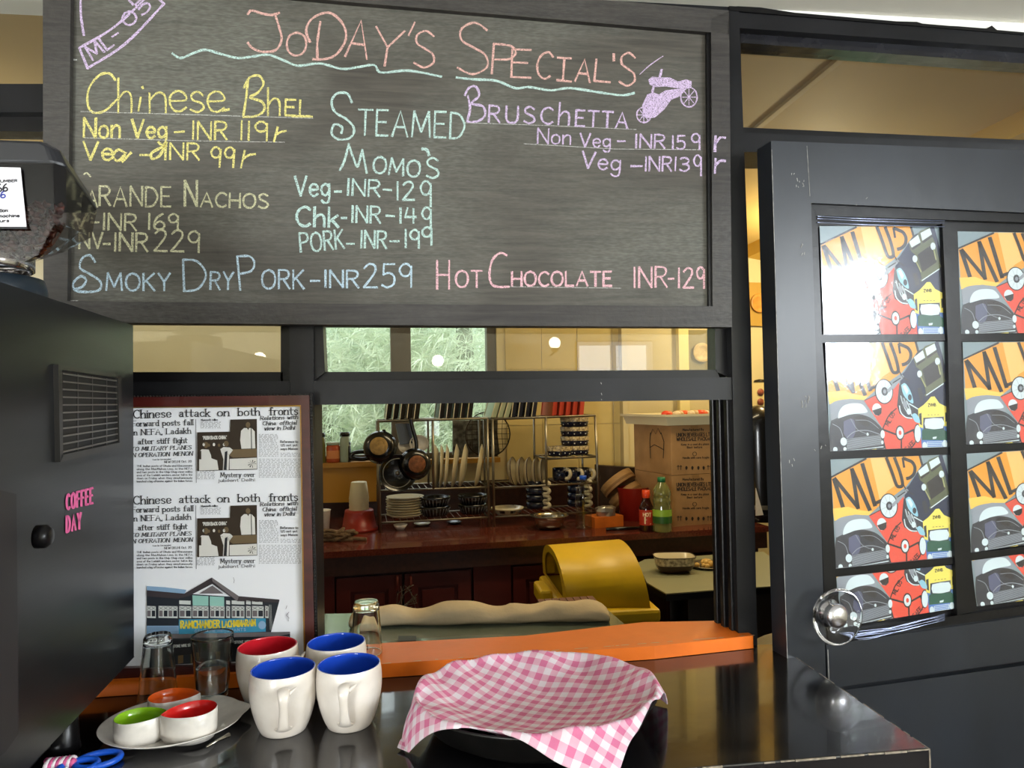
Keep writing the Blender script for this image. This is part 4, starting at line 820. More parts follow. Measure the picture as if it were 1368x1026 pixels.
text(lb, 'TEST NUMBER', -24, 244, 23, 243, 3.4, .9, LF(.0008), mi=1, k=2); text(lb, '8066', -20, 257, 10, 255, 9.5, 2, LF(.0008), mi=1, k=3); text(lb, '486', -16, 265.5, 7, 264, 9, 1.9, LF(.0008), mi=2, k=3)
text(lb, 'Caution:', -12, 283.5, 11, 283, 4.6, 1.1, LF(.0008), mi=1, k=2); text(lb, 'the machine', -18, 290.5, 26, 290, 4.2, 1.1, LF(.0008), mi=1, k=2); text(lb, 'hours', -10, 297, 12, 296.5, 4.2, 1.1, LF(.0008), mi=1, k=2)
lb.build('label_card', [mat('white_card', '#eceaf0', .5), INK, mat('blue_ink', '#2e3a8c', .6)], hop)
def beans():
    mb = MB(); rnd = random.Random(4); c0 = PY(-30, 320, HY+.04)
    for i in range(1100):
        x = rnd.uniform(-110, 82); y = rnd.uniform(268, 342); Y = HY-.012+rnd.random()*.12
        k_ = (342-y)/74; 
        if y > 300 and x > 82-(y-300)*.75: continue
        if y < 268+8*math.sin(x*.05)+(30 if x > 60 else 0)*rnd.random(): continue
        if Y > HY+.1 and x > 70: continue
        p = PY(x, y, Y); M = Matrix.Rotation(rnd.uniform(0, 6), 3, V((rnd.random(), rnd.random(), rnd.random()+.1)).normalized())
        o = len(mb.v); r = .0066
        vs = [M @ V((r*1.25*a, r*.85*b, r*.6*c)) for a, b, c in ((1, 0, 0), (-1, 0, 0), (0, 1, 0), (0, -1, 0), (0, 0, 1), (0, 0, -1))]
        mb.add([p+q for q in vs], [(0, 2, 4), (2, 1, 4), (1, 3, 4), (3, 0, 4), (2, 0, 5), (1, 2, 5), (3, 1, 5), (0, 3, 5)], 0, True)
    for lay in range(4):      # the packed heart of the heap
        pass
    o = mb.build('coffee_beans', mat('roasted_beans', '#451e13', .35, var=.35, vscale=60, coat=.2)); tag(o, 'dark roasted coffee beans heaped inside the smoky hopper', 'coffee beans', kind='stuff')
beans()
# ================================================================ THINGS ON THE COUNTER
def uvmat():
    m = bpy.data.materials.new('pink_gingham_cotton'); m.use_nodes = True; nt = m.node_tree; b = nt.nodes['Principled BSDF']; b.inputs['Roughness'].default_value = .9; b.inputs['Specular IOR Level'].default_value = .2
    uv = nt.nodes.new('ShaderNodeUVMap'); uv.uv_map = 'weave'; sp = nt.nodes.new('ShaderNodeSeparateXYZ'); nt.links.new(uv.outputs[0], sp.inputs[0]); st = []
    for k in (0, 1):
        a = nt.nodes.new('ShaderNodeMath'); a.operation = 'MULTIPLY'; a.inputs[1].default_value = 15.5; nt.links.new(sp.outputs[k], a.inputs[0])
        f = nt.nodes.new('ShaderNodeMath'); f.operation = 'FRACT'; nt.links.new(a.outputs[0], f.inputs[0])
        g = nt.nodes.new('ShaderNodeMath'); g.operation = 'GREATER_THAN'; g.inputs[1].default_value = .5; nt.links.new(f.outputs[0], g.inputs[0]); st.append(g)
    ad = nt.nodes.new('ShaderNodeMath'); ad.operation = 'ADD'; nt.links.new(st[0].outputs[0], ad.inputs[0]); nt.links.new(st[1].outputs[0], ad.inputs[1])
    hf = nt.nodes.new('ShaderNodeMath'); hf.operation = 'MULTIPLY'; hf.inputs[1].default_value = .5; nt.links.new(ad.outputs[0], hf.inputs[0])
    rp = nt.nodes.new('ShaderNodeValToRGB'); rp.color_ramp.interpolation = 'CONSTANT'; rp.color_ramp.elements[0].color = (*hexc('#d6cdd4'), 1)
    rp.color_ramp.elements[1].position = .3; rp.color_ramp.elements[1].color = (*hexc('#d3a4b6'), 1); e = rp.color_ramp.elements.new(.75); e.color = (*hexc('#c86f92'), 1)
    nt.links.new(hf.outputs[0], rp.inputs[0])
    tc = nt.nodes.new('ShaderNodeTexCoord'); n = nt.nodes.new('ShaderNodeTexNoise'); n.inputs['Scale'].default_value = 14; n.inputs['Detail'].default_value = 5; nt.links.new(tc.outputs['Object'], n.inputs['Vector'])
    r2 = nt.nodes.new('ShaderNodeValToRGB'); r2.color_ramp.elements[0].position = .35; r2.color_ramp.elements[0].color = (.80, .78, .76, 1); r2.color_ramp.elements[1].position = .6; r2.color_ramp.elements[1].color = (1, 1, 1, 1); nt.links.new(n.outputs['Fac'], r2.inputs[0])
    mx = nt.nodes.new('ShaderNodeMix'); mx.data_type = 'RGBA'; mx.blend_type = 'MULTIPLY'; mx.inputs[0].default_value = 1; nt.links.new(rp.outputs[0], mx.inputs[6]); nt.links.new(r2.outputs[0], mx.inputs[7]); nt.links.new(mx.outputs[2], b.inputs['Base Color'])
    n3 = nt.nodes.new('ShaderNodeTexNoise'); n3.inputs['Scale'].default_value = 55; n3.inputs['Detail'].default_value = 4; nt.links.new(tc.outputs['Object'], n3.inputs['Vector']); bp = nt.nodes.new('ShaderNodeBump'); bp.inputs['Strength'].default_value = .35; bp.inputs['Distance'].default_value = .004
    nt.links.new(n3.outputs['Fac'], bp.inputs['Height']); nt.links.new(bp.outputs[0], b.inputs['Normal'])
    return m
speck = mat('speckled_white_glaze', '#dcd5cc', .28, coat=.3, col2='#c9bfb2', vscale=14, bump=.04, bscale=200)
def glaze(n, c): return mat('glaze_'+n, c, .12, coat=.5)
# mugs ----------------------------------------------------------------
def mug(px, inner, label, hang=0):
    c = PZ(px[0], px[1], CT); face = math.atan2(CAM.y-c.y, CAM.x-c.x)+hang
    t = thing('mug', label, 'mug', c, 'barrel-shaped speckled mugs on the counter')
    H = .090
    outp = [(0, .002), (.028, .0), (.0335, .003), (.040, .018), (.0455, .038), (.0485, .058), (.0485, .075), (.0470, .087), (.0462, .0902)]
    inp = [(.0462, .0902), (.0445, .0900), (.0440, .085), (.0452, .070), (.0440, .050), (.039, .028), (.031, .012), (.02, .007), (0, .006)]
    MB().lathe(crom(outp, 3), c, 44).build('body', speck, t)
    MB().lathe(crom(inp, 3), c, 44).build('lining', inner, t)
    # tapering strap handle with a beak-like thumb rest
    ux, uy = math.cos(face), math.sin(face); R = V((ux, uy, 0)); Tn = V((-uy, ux, 0))
    path = [(.0465, .074), (.060, .078), (.068, .071), (.067, .058), (.061, .042), (.053, .026), (.043, .018), (.038, .018)]
    wid = [.0085, .0085, .0075, .0062, .0065, .008, .0115, .013]; thk = [.004, .0036, .0034, .0032, .0032, .0034, .004, .004]
    pa = crom([(a, b, w_, k) for (a, b), w_, k in zip(path, wid, thk)], 4); rings = []
    for i, (r, z, w_, k) in enumerate(pa):
        a = pa[max(i-1, 0)]; b = pa[min(i+1, len(pa)-1)]; d = V((b[0]-a[0], b[1]-a[1])).normalized(); nn = (-d.y, d.x)
        rings.append([c+R*(r+nn[0]*k*math.sin(q))+V((0, 0, z+nn[1]*k*math.sin(q)))+Tn*(w_*math.cos(q)) for q in [2*math.pi*j/12 for j in range(12)]])
    hm = MB().loft(rings)
    for sg in (-1, 1):
        hm.loft([[c+R*(.062+.005*math.cos(q)*(1-f*.8))+Tn*(sg*(.004+.014*f))+V((0, 0, .071+.011*f+.0055*math.sin(q)*(1-f*.75))) for q in [2*math.pi*j/8 for j in range(8)]] for f in (0, .5, 1)]) if sg == 1 else None
    hm.build('handle', speck, t)
    return t
blue = glaze('cobalt', '#1e46b8'); red = glaze('red', '#c2202c')
mug((379, 974), blue, 'white speckled mug with blue inside, front left of the four mugs')
mug((467, 967), blue, 'white speckled mug with blue inside, front right of the four mugs', -.12)
mug((358, 937), red, 'white speckled mug with red inside, behind the blue mugs', .8)
mug((450, 931), blue, 'white speckled mug with blue inside, back right beside the orange sill', 2.7)
# tumblers -------------------------------------------------------------
tg = mat('tumbler_glass', (.97, 1, .98), .0, trans=1, ior=1.45)
def tumbler(c, H, r0, r1, label, inv=False, flute=True, water=0):
    t = thing('glass_tumbler', label, 'glass', c)
    o = [(0, 0), (r0*.9, 0), (r0, .004), (r0+(r1-r0)*.5, H*.5), (r1, H*.97), (r1-.0005, H)]; i_ = [(r1-.0016, H), (r1-.002, H*.96), (r0+(r1-r0)*.5-.0026, H*.5), (r0-.003, .016), (r0*.6, .012), (0, .012)]
    def dens(L): return [tuple(a[j]+(b[j]-a[j])*t for j in (0, 1)) for a, b in zip(L, L[1:]) for t in ((0, .03, .5, .97) if math.hypot(b[0]-a[0], b[1]-a[1]) > .01 else (0, .5))]+[L[-1]]
    pr = dens(o)+dens(i_)
    if inv: pr = [(r, H-z) for r, z in pr][::-1]
    mb = MB().lathe(pr, c, 40)
    mb.build('wall', tg, t, fix=True)
    if water: 
        rr = r0+(r1-r0)*water/H-.0028
        MB().lathe([(0, .0122), (r0*.6, .0122), (r0-.0029, .0162), (rr, water-.001), (rr-.001, water), (0, water)], c, 40).build('water', mat('water', (1, 1, 1), 0, trans=1, ior=1.33), t, fix=True)
    return t
tumbler(PZ(211, 941, CT), .112, .021, .031, 'upturned clear glass tumbler beside the coffee machine', True)
tumbler(PZ(284, 936, CT), .107, .023, .0335, 'upright clear glass tumbler part filled with water', water=.058)
gl = tumbler(PZ(490, 872, 1.025), .094, .023, .0285, 'upturned clear glass tumbler with black script on the orange sill', True)
c = PZ(490, 872, 1.025); cyl = lambda x, y: (lambda a: c+V((math.cos(a)*(.0285+.0005-.006*max(0, (872-y))/94), math.sin(a)*(.0285+.0005-.006*max(0, (872-y))/94), (872-y)*.00135)))(math.atan2(-1, -.35)+(x-492)*.036)
mb = MB(); text(mb, 'eatCoffers', 478, 862, 506, 861, 8, .9, cyl, k=3); mb.build('printed_script', INK, gl)
# saucer with three dip bowls --------------------------------------------
pc0 = PZ(231, 975, CT); tail = PZ(336, 943, CT+.014)-pc0; ta = math.atan2(tail.y, tail.x); tl = math.hypot(tail.x, tail.y)
def leafr(a, R, L):
    d = (a-ta+math.pi) % (2*math.pi)-math.pi
    return R*(1+.02*math.cos(2*a))+(L-R)*max(0, 1-abs(d)/.30)**1.15
mb = MB(); rings = []
for f, z, tt in ((0.0, .004, 0), (.45, .004, 0), (.68, .005, .0), (.86, .011, .6), (.985, .0158, 1), (1, .0165, 1), (.99, .0145, 1), (.85, .008, .5), (.62, .0, 0), (0.0, .0, 0)):
    rings.append([pc0+V((math.cos(a)*f*leafr(a, .098, .098+(tl-.098)*tt), math.sin(a)*f*leafr(a, .098, .098+(tl-.098)*tt)*.93, z)) for a in [2*math.pi*k/96 for k in range(96)]])
mb.loft(rings, caps=(False, False))
tag(mb.build('saucer', WHITEC, fix=True), 'white leaf-shaped saucer holding three little dip bowls', 'saucer')
def dip(px, ang, inner, label, R=.027, L=.045, H=.036, lift=.0045):
    c = PZ(px[0], px[1], CT+lift); t = thing('dip_bowl', label, 'bowl', c, 'teardrop dip bowls on the saucer')
    def rr(a, s): d = (a+math.pi) % (2*math.pi)-math.pi; return R*s+(L*s-R*s)*max(0, 1-abs(d)/1.15)**1.5
    def rg(s, z): return [c+Matrix.Rotation(ang, 3, 'Z') @ V((math.cos(a)*rr(a, s), math.sin(a)*rr(a, s), z)) for a in [2*math.pi*k/48 for k in range(48)]]
    MB().loft([rg(.78, .001), rg(.88, 0), rg(.98, .008), rg(1.0, H*.6), rg(1.0, H-.001), rg(.975, H)], caps=(True, False)).build('body', WHITEC, t)
    MB().loft([rg(.975, H), rg(.93, H-.0008), rg(.9, H*.7), rg(.82, .012), rg(.6, .006)], caps=(False, True)).build('lining', inner, t)
dip((182, 990), .15, glaze('lime', '#86b81e'), 'teardrop dip bowl with lime green inside, at left on the saucer', R=.029, L=.043)
dip((260, 984), 3.5, glaze('scarlet', '#d0211e'), 'teardrop dip bowl with red inside, at right on the saucer', R=.031, L=.045, H=.040)
dip((226, 955), .05, glaze('tangerine', '#e05c14'), 'teardrop dip bowl with orange inside, at the back of the saucer', R=.030, L=.046, H=.030)
for k, (x, y) in enumerate(((209, 953), (299, 978), (276, 1000))): pass
sp = MB(); p0, p1 = PZ(276, 998, CT+.0165), PZ(306, 982, CT+.0172)
sp.tube([p0, p0.lerp(p1, .5)+V((0, 0, .001)), p1], [.0016, .0016, .0035], 8); tag(sp.build('salt_spoon', STEEL), 'tiny steel spoon lying on the saucer rim beside the red dip bowl', 'spoon')
# scissors and pink cord ---------------------------------------------------
bl = mat('blue_plastic', '#1a55c4', .3)
sc = thing('scissors', 'scissors with blue handles at the counter front below the saucer', 'scissors', PZ(125, 1016, CT))
for (cx, cyy, w_) in ((131, 1015, .020), (104, 1024, .017)):
    c = PZ(cx, cyy, CT+.006); a0 = .35
    MB().tube([c+Matrix.Rotation(a0, 3, 'Z') @ V((w_*1.35*math.cos(a), w_*.8*math.sin(a), .002*math.sin(a))) for a in [2*math.pi*k/28 for k in range(28)]], .0042, 10, closed=True).build('handle', bl, sc)
a, b = PZ(108, 1019, CT+.004), PZ(60, 1036, CT+.004); MB().tube([a, a.lerp(b, .5), b], [.004, .003, .0008], 8).build('blade', STEEL, sc)
tw = MB(); a, b = PZ(62, 1022, CT+.008), PZ(100, 1018, CT+.008)
for ph, mi in ((0, 0), (math.pi, 1)):
    tw.tube([a.lerp(b, k/40)+V((0, .005*math.sin(k*.62+ph), .005*math.cos(k*.62+ph))) for k in range(41)], .0042, 8, mi=mi)
tag(tw.build('twisted_cord', [mat('pink_cord', '#d05a8c', .6), mat('white_cord', '#e8dce0', .7)]), 'pink and white twisted cord at the front corner under the machine', 'cord')
# pan with gingham cloth -----------------------------------------------------
RZ = CT+.050; pb, pf = PZ(715, 876, RZ), PZ(715, 990, RZ); PCN = V(((PZ(552, 930, RZ).x+PZ(888, 930, RZ).x)/2, (pb.y+pf.y)/2, CT)); PR = (PZ(888, 930, RZ).x-PZ(552, 930, RZ).x)/2*.985; PRY = (pb.y-pf.y)/2
sq = PRY/PR
iron = mat('black_iron_pan', '#141312', .35, .3, var=.3, vscale=30)
pan = MB().lathe([(0, .004), (PR*.70, .004), (PR*.86, .018), (PR*.955, .046), (PR*.975, .052), (PR*1.0, .053), (PR*1.003, .050), (PR*.975, .046), (PR*.885, .016), (PR*.72, .0), (0, .0)], PCN, 72, sy=sq)
tag(pan.build('round_pan', iron, loc=PCN), 'wide shallow black pan under the pink checked cloth', 'pan')
N = 110; HS = PR*1.03; vs = []; uvs = []; rot = math.radians(14)+math.pi/4
def drape(u, v_):
    x = u*HS; y = v_*HS; s = math.hypot(x, y); th = math.atan2(y, x)+rot
    wv = math.sin(3*th+.8)*.5+.35*math.sin(5*th+2)+.3*math.sin(8*th)
    q = s/PR
    Rr = 1.0
    fold = .0035*math.sin(u*9+v_*4)*math.sin(v_*7-u*2+1)*min(1, q)+.0025*math.sin(13*u-9*v_)*q
    if q < .97:
        r = q; z = .012+.045*q**2.4+fold*(.5+q)+.002*wv*q
    else:
        t = (q-.97); z0_ = .012+.045*.97**2.4+.002*wv
        c_ = 1-min(1, t/.06)
        front = max(0, math.cos(th-math.radians(-76)))**2
        run = .35+.42*front+.12*max(0, math.cos(th-.2))
        r = .97+min(t, .05)*.9+max(0, t-.05)*run; dz = max(0, t-.045)*PR*math.sqrt(max(.1, 1-run*run))
        z = z0_+.004*math.sin(min(1, t/.05)*math.pi)-dz+fold*.8
        r += .018*wv*min(1, t/.15)
        if z < .004: z = .004+.0015*math.sin(u*20)
    return PCN+V((r*PR*math.cos(th), r*PR*sq*math.sin(th), z+.0015))
for j in range(N+1):
    for i in range(N+1):
        u, v_ = -1+2*i/N, -1+2*j/N; vs.append(drape(u*(1-.03*math.cos(v_*2)), v_*(1-.02*math.cos(u*2)))); uvs.append(((u+1)/2, (v_+1)/2))
me = bpy.data.meshes.new('checked_cloth'); bs = PCN+V((0, 0, .004))
me.from_pydata([tuple(p-bs) for p in vs], [], [(j*(N+1)+i, j*(N+1)+i+1, (j+1)*(N+1)+i+1, (j+1)*(N+1)+i) for j in range(N) for i in range(N)])
ul = me.uv_layers.new(name='weave')
for p in me.polygons:
    p.use_smooth = True
    for li in p.loop_indices: ul.data[li].uv = uvs[me.loops[li].vertex_index]
me.materials.append(uvmat()); o = bpy.data.objects.new('checked_cloth', me); COL.objects.link(o); o.location = bs
md_ = o.modifiers.new('solid', 'SOLIDIFY'); md_.thickness = .0012; md_.offset = 1
tag(o, 'pink and white gingham cloth draped over the black pan', 'cloth')
# ================================================================ KITCHEN BEHIND THE HATCH
KZ = .9; K0 = PZ(428, 738, KZ); KA = math.radians(5.2); KD = V((math.cos(KA), math.sin(KA), 0)); KN = V((-math.sin(KA), math.cos(KA), 0)); KW = .88
def K(u, v_, z): p = K0+KD*u+KN*v_; return V((p.x, p.y, z))
def PK(v_): return lambda x, y: PP(x, y, K0+KN*v_, KN)
def kb(mb, u0, u1, v0, v1, za, zb, mi=None): return mb.prism([K(u0, v0, za), K(u1, v0, za), K(u1, v1, za), K(u0, v1, za)], (0, 0, zb-za), mi)
def uof(p): return (V(p)-K0).dot(KD)
def kq(px, v_, d, name, m, par=None, bevel=0, **k):
    mb = MB(); mb.prism([PK(v_)(x, y) for x, y in px], KN*d); return mb.build(name, m, par, bevel=bevel)
# shell: back wall with window opening, side wall, ceiling with sloped soffit
zs = PK(KW)(450, 617).z; uw = uof(PK(KW)(664, 500)); ZK = 2.47; u0w = uof(PK(KW)(404, 470))
wb = thing('wall_kitchen', None, None, K(0, KW, 0)); [wb.pop(k) for k in ('label', 'category') if k in wb.keys()]; struct(wb)
mb = MB(); kb(mb, -2.2, u0w, KW, KW+.12, 0, ZK+.1); kb(mb, u0w, uw, KW, KW+.12, 0, zs); kb(mb, u0w, uw, KW, KW+.12, 2.2, ZK+.1); kb(mb, uw, 2.9, KW, KW+.12, 0, ZK+.1); mb.build('masonry', kwall, wb)
tile = mat('cream_glazed_tile', '#d3bf80', .3, var=.05, vscale=6, coat=.2); u1 = uof(PK(KW)(829, 600)); tw_, th_ = .205, .305
rnd = random.Random(8); zt0 = PK(KW)(800, 566).z
k = 0
for j in range(-3, 3):
    u = uw+.045+ (0 if j % 2 == 0 else 0)
    while u < u1-.01:
        ue = min(u+tw_, u1); kb(MB(), u+.0015, ue-.0015, KW-.006-rnd.random()*.001, KW, zt0+j*th_+.0015, zt0+(j+1)*th_-.0015).build('tile', tile, wb, bevel=.001); u = ue
# dark skirting band behind the racks
kb(MB(), -1.2, u1, KW-.01, KW, KZ, KZ+.16).build('splashback', mat('dark_granite_band', '#33201c', .3, var=.3, vscale=40), wb)
kq([(424, 617), (503, 617), (503, 670), (424, 672)], KW-.02, .02, 'yellow_panel', mat('ochre_panel', '#c98f26', .45, var=.06, vscale=5), wb, .002)
kb(MB(), u1, u1+.03, KW-.05, KW, KZ, ZK).build('pilaster', kwall, wb)
ua = uof(PK(KW)(903, 470)); kb(MB(), ua, ua+.06, KW-.04, KW, KZ, ZK).build('pilaster', mat('lit_wall_yellow', '#efdf9c', .6), wb)  # paler yellow strip, the brighter light on this wall is put into its colour
# kitchen window
wf = MB(); fm_ = mat('reflection_brown_frame', '#5a5348', .5)  # grey-brown has the pane's reflections over the frame put into it
wi[0] += 1; kb(wf, uw-.05, uw, KW+.02, KW+.08, zs, 2.2); kb(wf, u0w, u0w+.05, KW+.02, KW+.08, zs, 2.2); kb(wf, u0w, uw, KW+.02, KW+.08, 2.15, 2.2); kb(wf, u0w, uw, KW+.02, KW+.08, zs, zs+.03)
for xa, xb in ((522, 549),): ua_, ub_ = uof(PK(KW)(xa, 470)), uof(PK(KW)(xb, 470)); kb(wf, ua_, ub_, KW+.01, KW+.08, zs, 2.2)
struct(wf.build('window_%d' % wi[0], fm_)); wi[0] += 1; gg = MB(); kb(gg, u0w, uw-.05, KW+.05, KW+.054, zs+.02, 2.16); struct(gg.build('window_%d' % wi[0], GLASS))
sl_ = MB(); kb(sl_, u0w, uw, KW-.06, KW+.02, zs-.025, zs); trim(sl_, mat('ochre_sill', '#b5822c', .5), .002)
struct(MB().box((XL, YF+DP, ZK), (XR, 2.75, ZK+.1)).build('ceiling_kitchen', kceil))
# sloping soffit and beams running away from the hatch, seen through the glass over the door
a = PX(1003, 172, 0) if False else None
xa = PP(1070, 120, (0, 0, ZK), V((0, 0, 1))).x; xb = PP(1330, 125, (0, 0, ZK), V((0, 0, 1))).x
mb = MB(); mb.prism([V((xa, .09, ZK+.001)), V((XR, .09, ZK+.001)), V((XR, .09, ZK-.30)), V((xa+.35, .09, ZK-.04))], (0, 2.7, 0)); trim(mb, mat('soffit_paint', '#bfa362', .65, var=.05, vscale=3), 0, 'sloping ochre soffit of the kitchen ceiling')
mb = MB(); mb.prism([V((xb, .09, ZK-.02)), V((XR, .09, ZK-.27)), V((XR, .09, ZK-.36)), V((xb+.02, .09, ZK-.16))], (0, 2.7, 0)); trim(mb, mat('brightened_soffit_yellow', '#c9a23a', .6), 0, 'lower band of the kitchen soffit with lamplight put into its yellow')  # added band, the lamplight low on the soffit is put into its brighter yellow
mb = MB().box((xa-.012, .09, ZK-.012), (xa+.012, 2.75, ZK)); trim(mb, kceil, .002)
# kitchen counter ---------------------------------------------------------------
gran = mat('red_brown_granite', '#4f2018', .16, col2='#6b3426', vscale=160, coat=.3)
kc_ = thing('kitchen_counter', 'long dark red granite kitchen counter with maroon cupboard doors', 'kitchen counter', K(.4, .3, 0))
UL, UR = -.9, uof(PK(0)(1027, 697))
mb = MB(); kb(mb, UL, UR, 0, KW-.01, KZ-.025, KZ); mb.build('worktop', gran, kc_, bevel=.003)
apm = mat('dark_brown_apron', '#3b211a', .4, var=.25, vscale=60); mar = mat('maroon_cupboard_paint', '#551f1a', .4, var=.12, vscale=10); mard = mat('maroon_panel_shadow_line', '#2a0f0d', .5)
mb = MB(); kb(mb, UL, UR, .015, .05, KZ-.10, KZ-.025); mb.build('apron', apm, kc_, bevel=.002)
mb = MB(); kb(mb, UL, UR-.02, .06, KW-.02, .08, KZ-.10); mb.build('carcass', mard, kc_)
for xs, xe in ((428, 447), (632, 682), (880, 905)):
    mb = MB(); kb(mb, uof(PK(.05)(xs, 780)), uof(PK(.05)(xe, 780)), .035, .07, .0, KZ-.10); mb.build('stile', mar, kc_, bevel=.002)
def cup(x0, x1, hx):
    ua_, ub_ = uof(PK(.04)(x0, 775)), uof(PK(.04)(x1, 775)); za, zb = .12, KZ-.115; fw = .055
    mb = MB(); kb(mb, ua_, ub_, .045, .06, za, zb)
    for q in ((ua_, ub_, zb-fw, zb), (ua_, ub_, za, za+fw), (ua_, ua_+fw, za+fw, zb-fw), (ub_-fw, ub_, za+fw, zb-fw)): kb(mb, q[0], q[1], .034, .045, q[2], q[3])
    d = mb.build('door', mar, kc_, bevel=.002); mb = MB(); kb(mb, ua_+fw+.015, ub_-fw-.015, .036, .045, za+fw+.015, zb-fw-.015); mb.build('raised_panel', mar, d, bevel=.006)
    h = PK(.03)(hx, 780); MB().tube([h+V((0, 0, .035)), h+V((0, -.016, .02)), h+V((0, -.018, 0)), h+V((0, -.016, -.02)), h+V((0, 0, -.035))], .005, 8).build('handle', mat('maroon_handle', '#5c2018', .3), d)
cup(449, 537, 531); cup(540, 629, 549); cup(685, 780, 775); cup(783, 877, 790); cup(908, 990, 915)
# dish racks -------------------------------------------------------------------------
RV = .36; RD = .23
def rackbuild(label, posts, rails, wires, u_rng):
    f = PK(RV); mid = f((posts[0][0]+posts[-1][0])/2, 700); t = thing('dish_rack', label, 'dish rack', V((mid.x, mid.y, KZ)), 'steel dish racks on the kitchen counter')
    for x0, y0, x1, y1 in posts:
        a, b = f(x0, y0), f(x1, y1); fl = y1 > 690
        if fl: b.z = KZ
        mb = MB(); mb.tube([a, b], .0062, 8); mb.build('post', STEELD, t)
        mb = MB(); mb.tube([a+KN*RD, b+KN*RD], .0055, 8); mb.build('post', STEELD, t)
    for x0, y0, x1, y1, ws in rails:
        a, b = f(x0, y0), f(x1, y1); mb = MB(); mb.tube([a, b, b+KN*RD, a+KN*RD], .0055, 8, closed=True)
        n = int((b-a).length/.03)
        for i in range(1, n): p = a.lerp(b, i/n); mb.tube([p, p+KN*RD], .0016, 5)
        if ws:
            for i in range(1, n): p = a.lerp(b, i/n)+KN*(RD*.8); mb.tube([p, p+V((0, 0, .06))], .0016, 5)
        mb.build('shelf', STEELD, t)
    return t
rackbuild('steel dish rack, left one of the pair, holding white plates', [(505, 563, 508, 706), (578, 562, 579, 653), (651, 559, 653, 702)], [(505, 563, 651, 559, 0), (507, 656, 652, 651, 0), (508, 699, 653, 691, 0)], 0, 0)
rackbuild('steel dish rack, right one of the pair, holding patterned bowls', [(658, 560, 660, 702), (729, 557, 730, 649), (795, 556, 801, 696)], [(659, 560, 795, 555, 0), (730, 613, 797, 610, 0), (660, 652, 800, 645, 0), (661, 691, 801, 684, 0)], 0, 0)
# plates on edge
def disc(r, d=.016, m=CREAM, name='plate', rim=None, seg=36):
    mb = MB(); mb.lathe([(0, .003), (r*.62, .003), (r*.75, .006), (r*.985, d), (r, d-.001), (r*.98, d-.003), (r*.72, .0), (0, .0)], (0, 0, 0), seg)
    if rim: mb.lathe([(r*.96, d+.0002), (r*.985, d+.001), (r*1.004, d-.001), (r*.985, d-.0038)], (0, 0, 0), seg, mi=1)
    return mb.build(name, [m, rim] if rim else m, loc=(0, 0, 0))
def put(o, loc, rx=0, ry=0, rz=0): o.location = loc; o.rotation_euler = (rx, ry, rz); WL[o.name] = V(loc); return o
p0 = disc(.107); first = True
for i, (x, lean, yaw, ds) in enumerate(((585.5, 0, -.22, 'first from the left post'), (592, .05, -.10, 'second from the left post'), (599, .07, -.12, 'third from the left post'), (611, .12, -.2, 'fourth, leaning right'), (622, .15, -.24, 'fifth, leaning right'), (643, .18, -.22, 'last, leaning right apart from the rest'))):
    f = PK(RV+.10)(x, 623); lab = 'white dinner plate on edge in the left rack, '+ds
    o = p0 if i == 0 else clone(p0, f); put(o, f, 0, math.pi/2-lean, KA+yaw+math.pi); tag(o, lab, 'plate', 'white plates standing in the left rack')
BR = mat('brown_rim_glaze', '#3a2a22', .3); p1 = disc(.070, .022, CREAM, 'plate', BR)
for i, x in enumerate((681, 692, 702, 712, 721)):
    f = PK(RV+.10)(x, 630); o = p1 if i == 0 else clone(p1, f); put(o, f, 0, math.pi/2-(.05 if i else .12), KA-.45)
    tag(o, 'dark-rimmed cream plate on edge in the right rack, '+('nearest the left post', 'second along', 'third along', 'fourth along', 'last before the mugs')[i], 'plate', 'dark-rimmed plates standing in the right rack')
# serving dishes stood on edge on top of the racks
def dish(col, cream=True, r=0):
    t = thing('serving_dish', '', 'dish', (0, 0, 0)); L, H, T_ = .22, .17, .021
    mb = MB(); mb.loft([[V((-T_/2, y, z)) for y, z in ((-L/2, 0), (L/2, 0), (L/2, H), (-L/2, H))], [V((T_/2, y*.9, z)) for y, z in ((-L/2, .008), (L/2, .008), (L/2, H-.008), (-L/2, H-.008))]], sm=False)
    mb.build('shell', col, t, bevel=.003); mb = MB()
    mb.box((-T_/2-.0035, -L/2, 0), (-T_/2, L/2, .006)); mb.box((-T_/2-.0035, -L/2, H-.006), (-T_/2, L/2, H)); mb.box((-T_/2-.0035, -L/2, 0), (-T_/2, -L/2+.006, H)); mb.box((-T_/2-.0035, L/2-.006, 0), (-T_/2, L/2, H)); mb.build('rim', CREAM if cream else col, t); return t
def rowd(col, x0, x1, y, n, name, lean, cream=True):
    src = None
    for i in range(n):
        f = PK(RV+.02)(x0+(x1-x0)*(i+.5)/n, y); f = f+KN*.1; f.z = PK(RV)(x0+(x1-x0)*(i+.5)/n, y+1).z+.006
        if src is None: src = dish(col, cream); o = src
        else: o = clone(src, f)
        put(o, f, 0, lean, KA); tag(o, '%s, %s' % (name[0], ('leftmost', 'second', 'third', 'fourth', 'fifth', 'sixth')[i] if i < n-1 else 'rightmost'), 'dish', name[1])
rowd(BLACKC, 514, 561, 562, 5, ('black square dish on edge above the hanging pots', 'black dishes on the left of the rack tops'), .13)
rowd(mat('black_square_dish', '#15151a', .3), 585, 632, 561, 5, ('black square dish on edge above the white plates', 'black dishes in the middle of the rack tops'), .13)
rowd(mat('pale_green_dish', '#aab59c', .3), 655, 680, 560, 3, ('pale green dish on edge between the two racks', 'pale green dishes on the rack top'), .3)
rowd(NAVY, 681, 717, 560, 4, ('navy dish on edge on the right rack top', 'navy dishes on the rack top'), .16)
rowd(mat('terracotta_red_dish', '#b3402c', .35), 736, 781, 557, 5, ('terracotta red dish on edge on the right rack top', 'red dishes on the rack top'), .12, False)
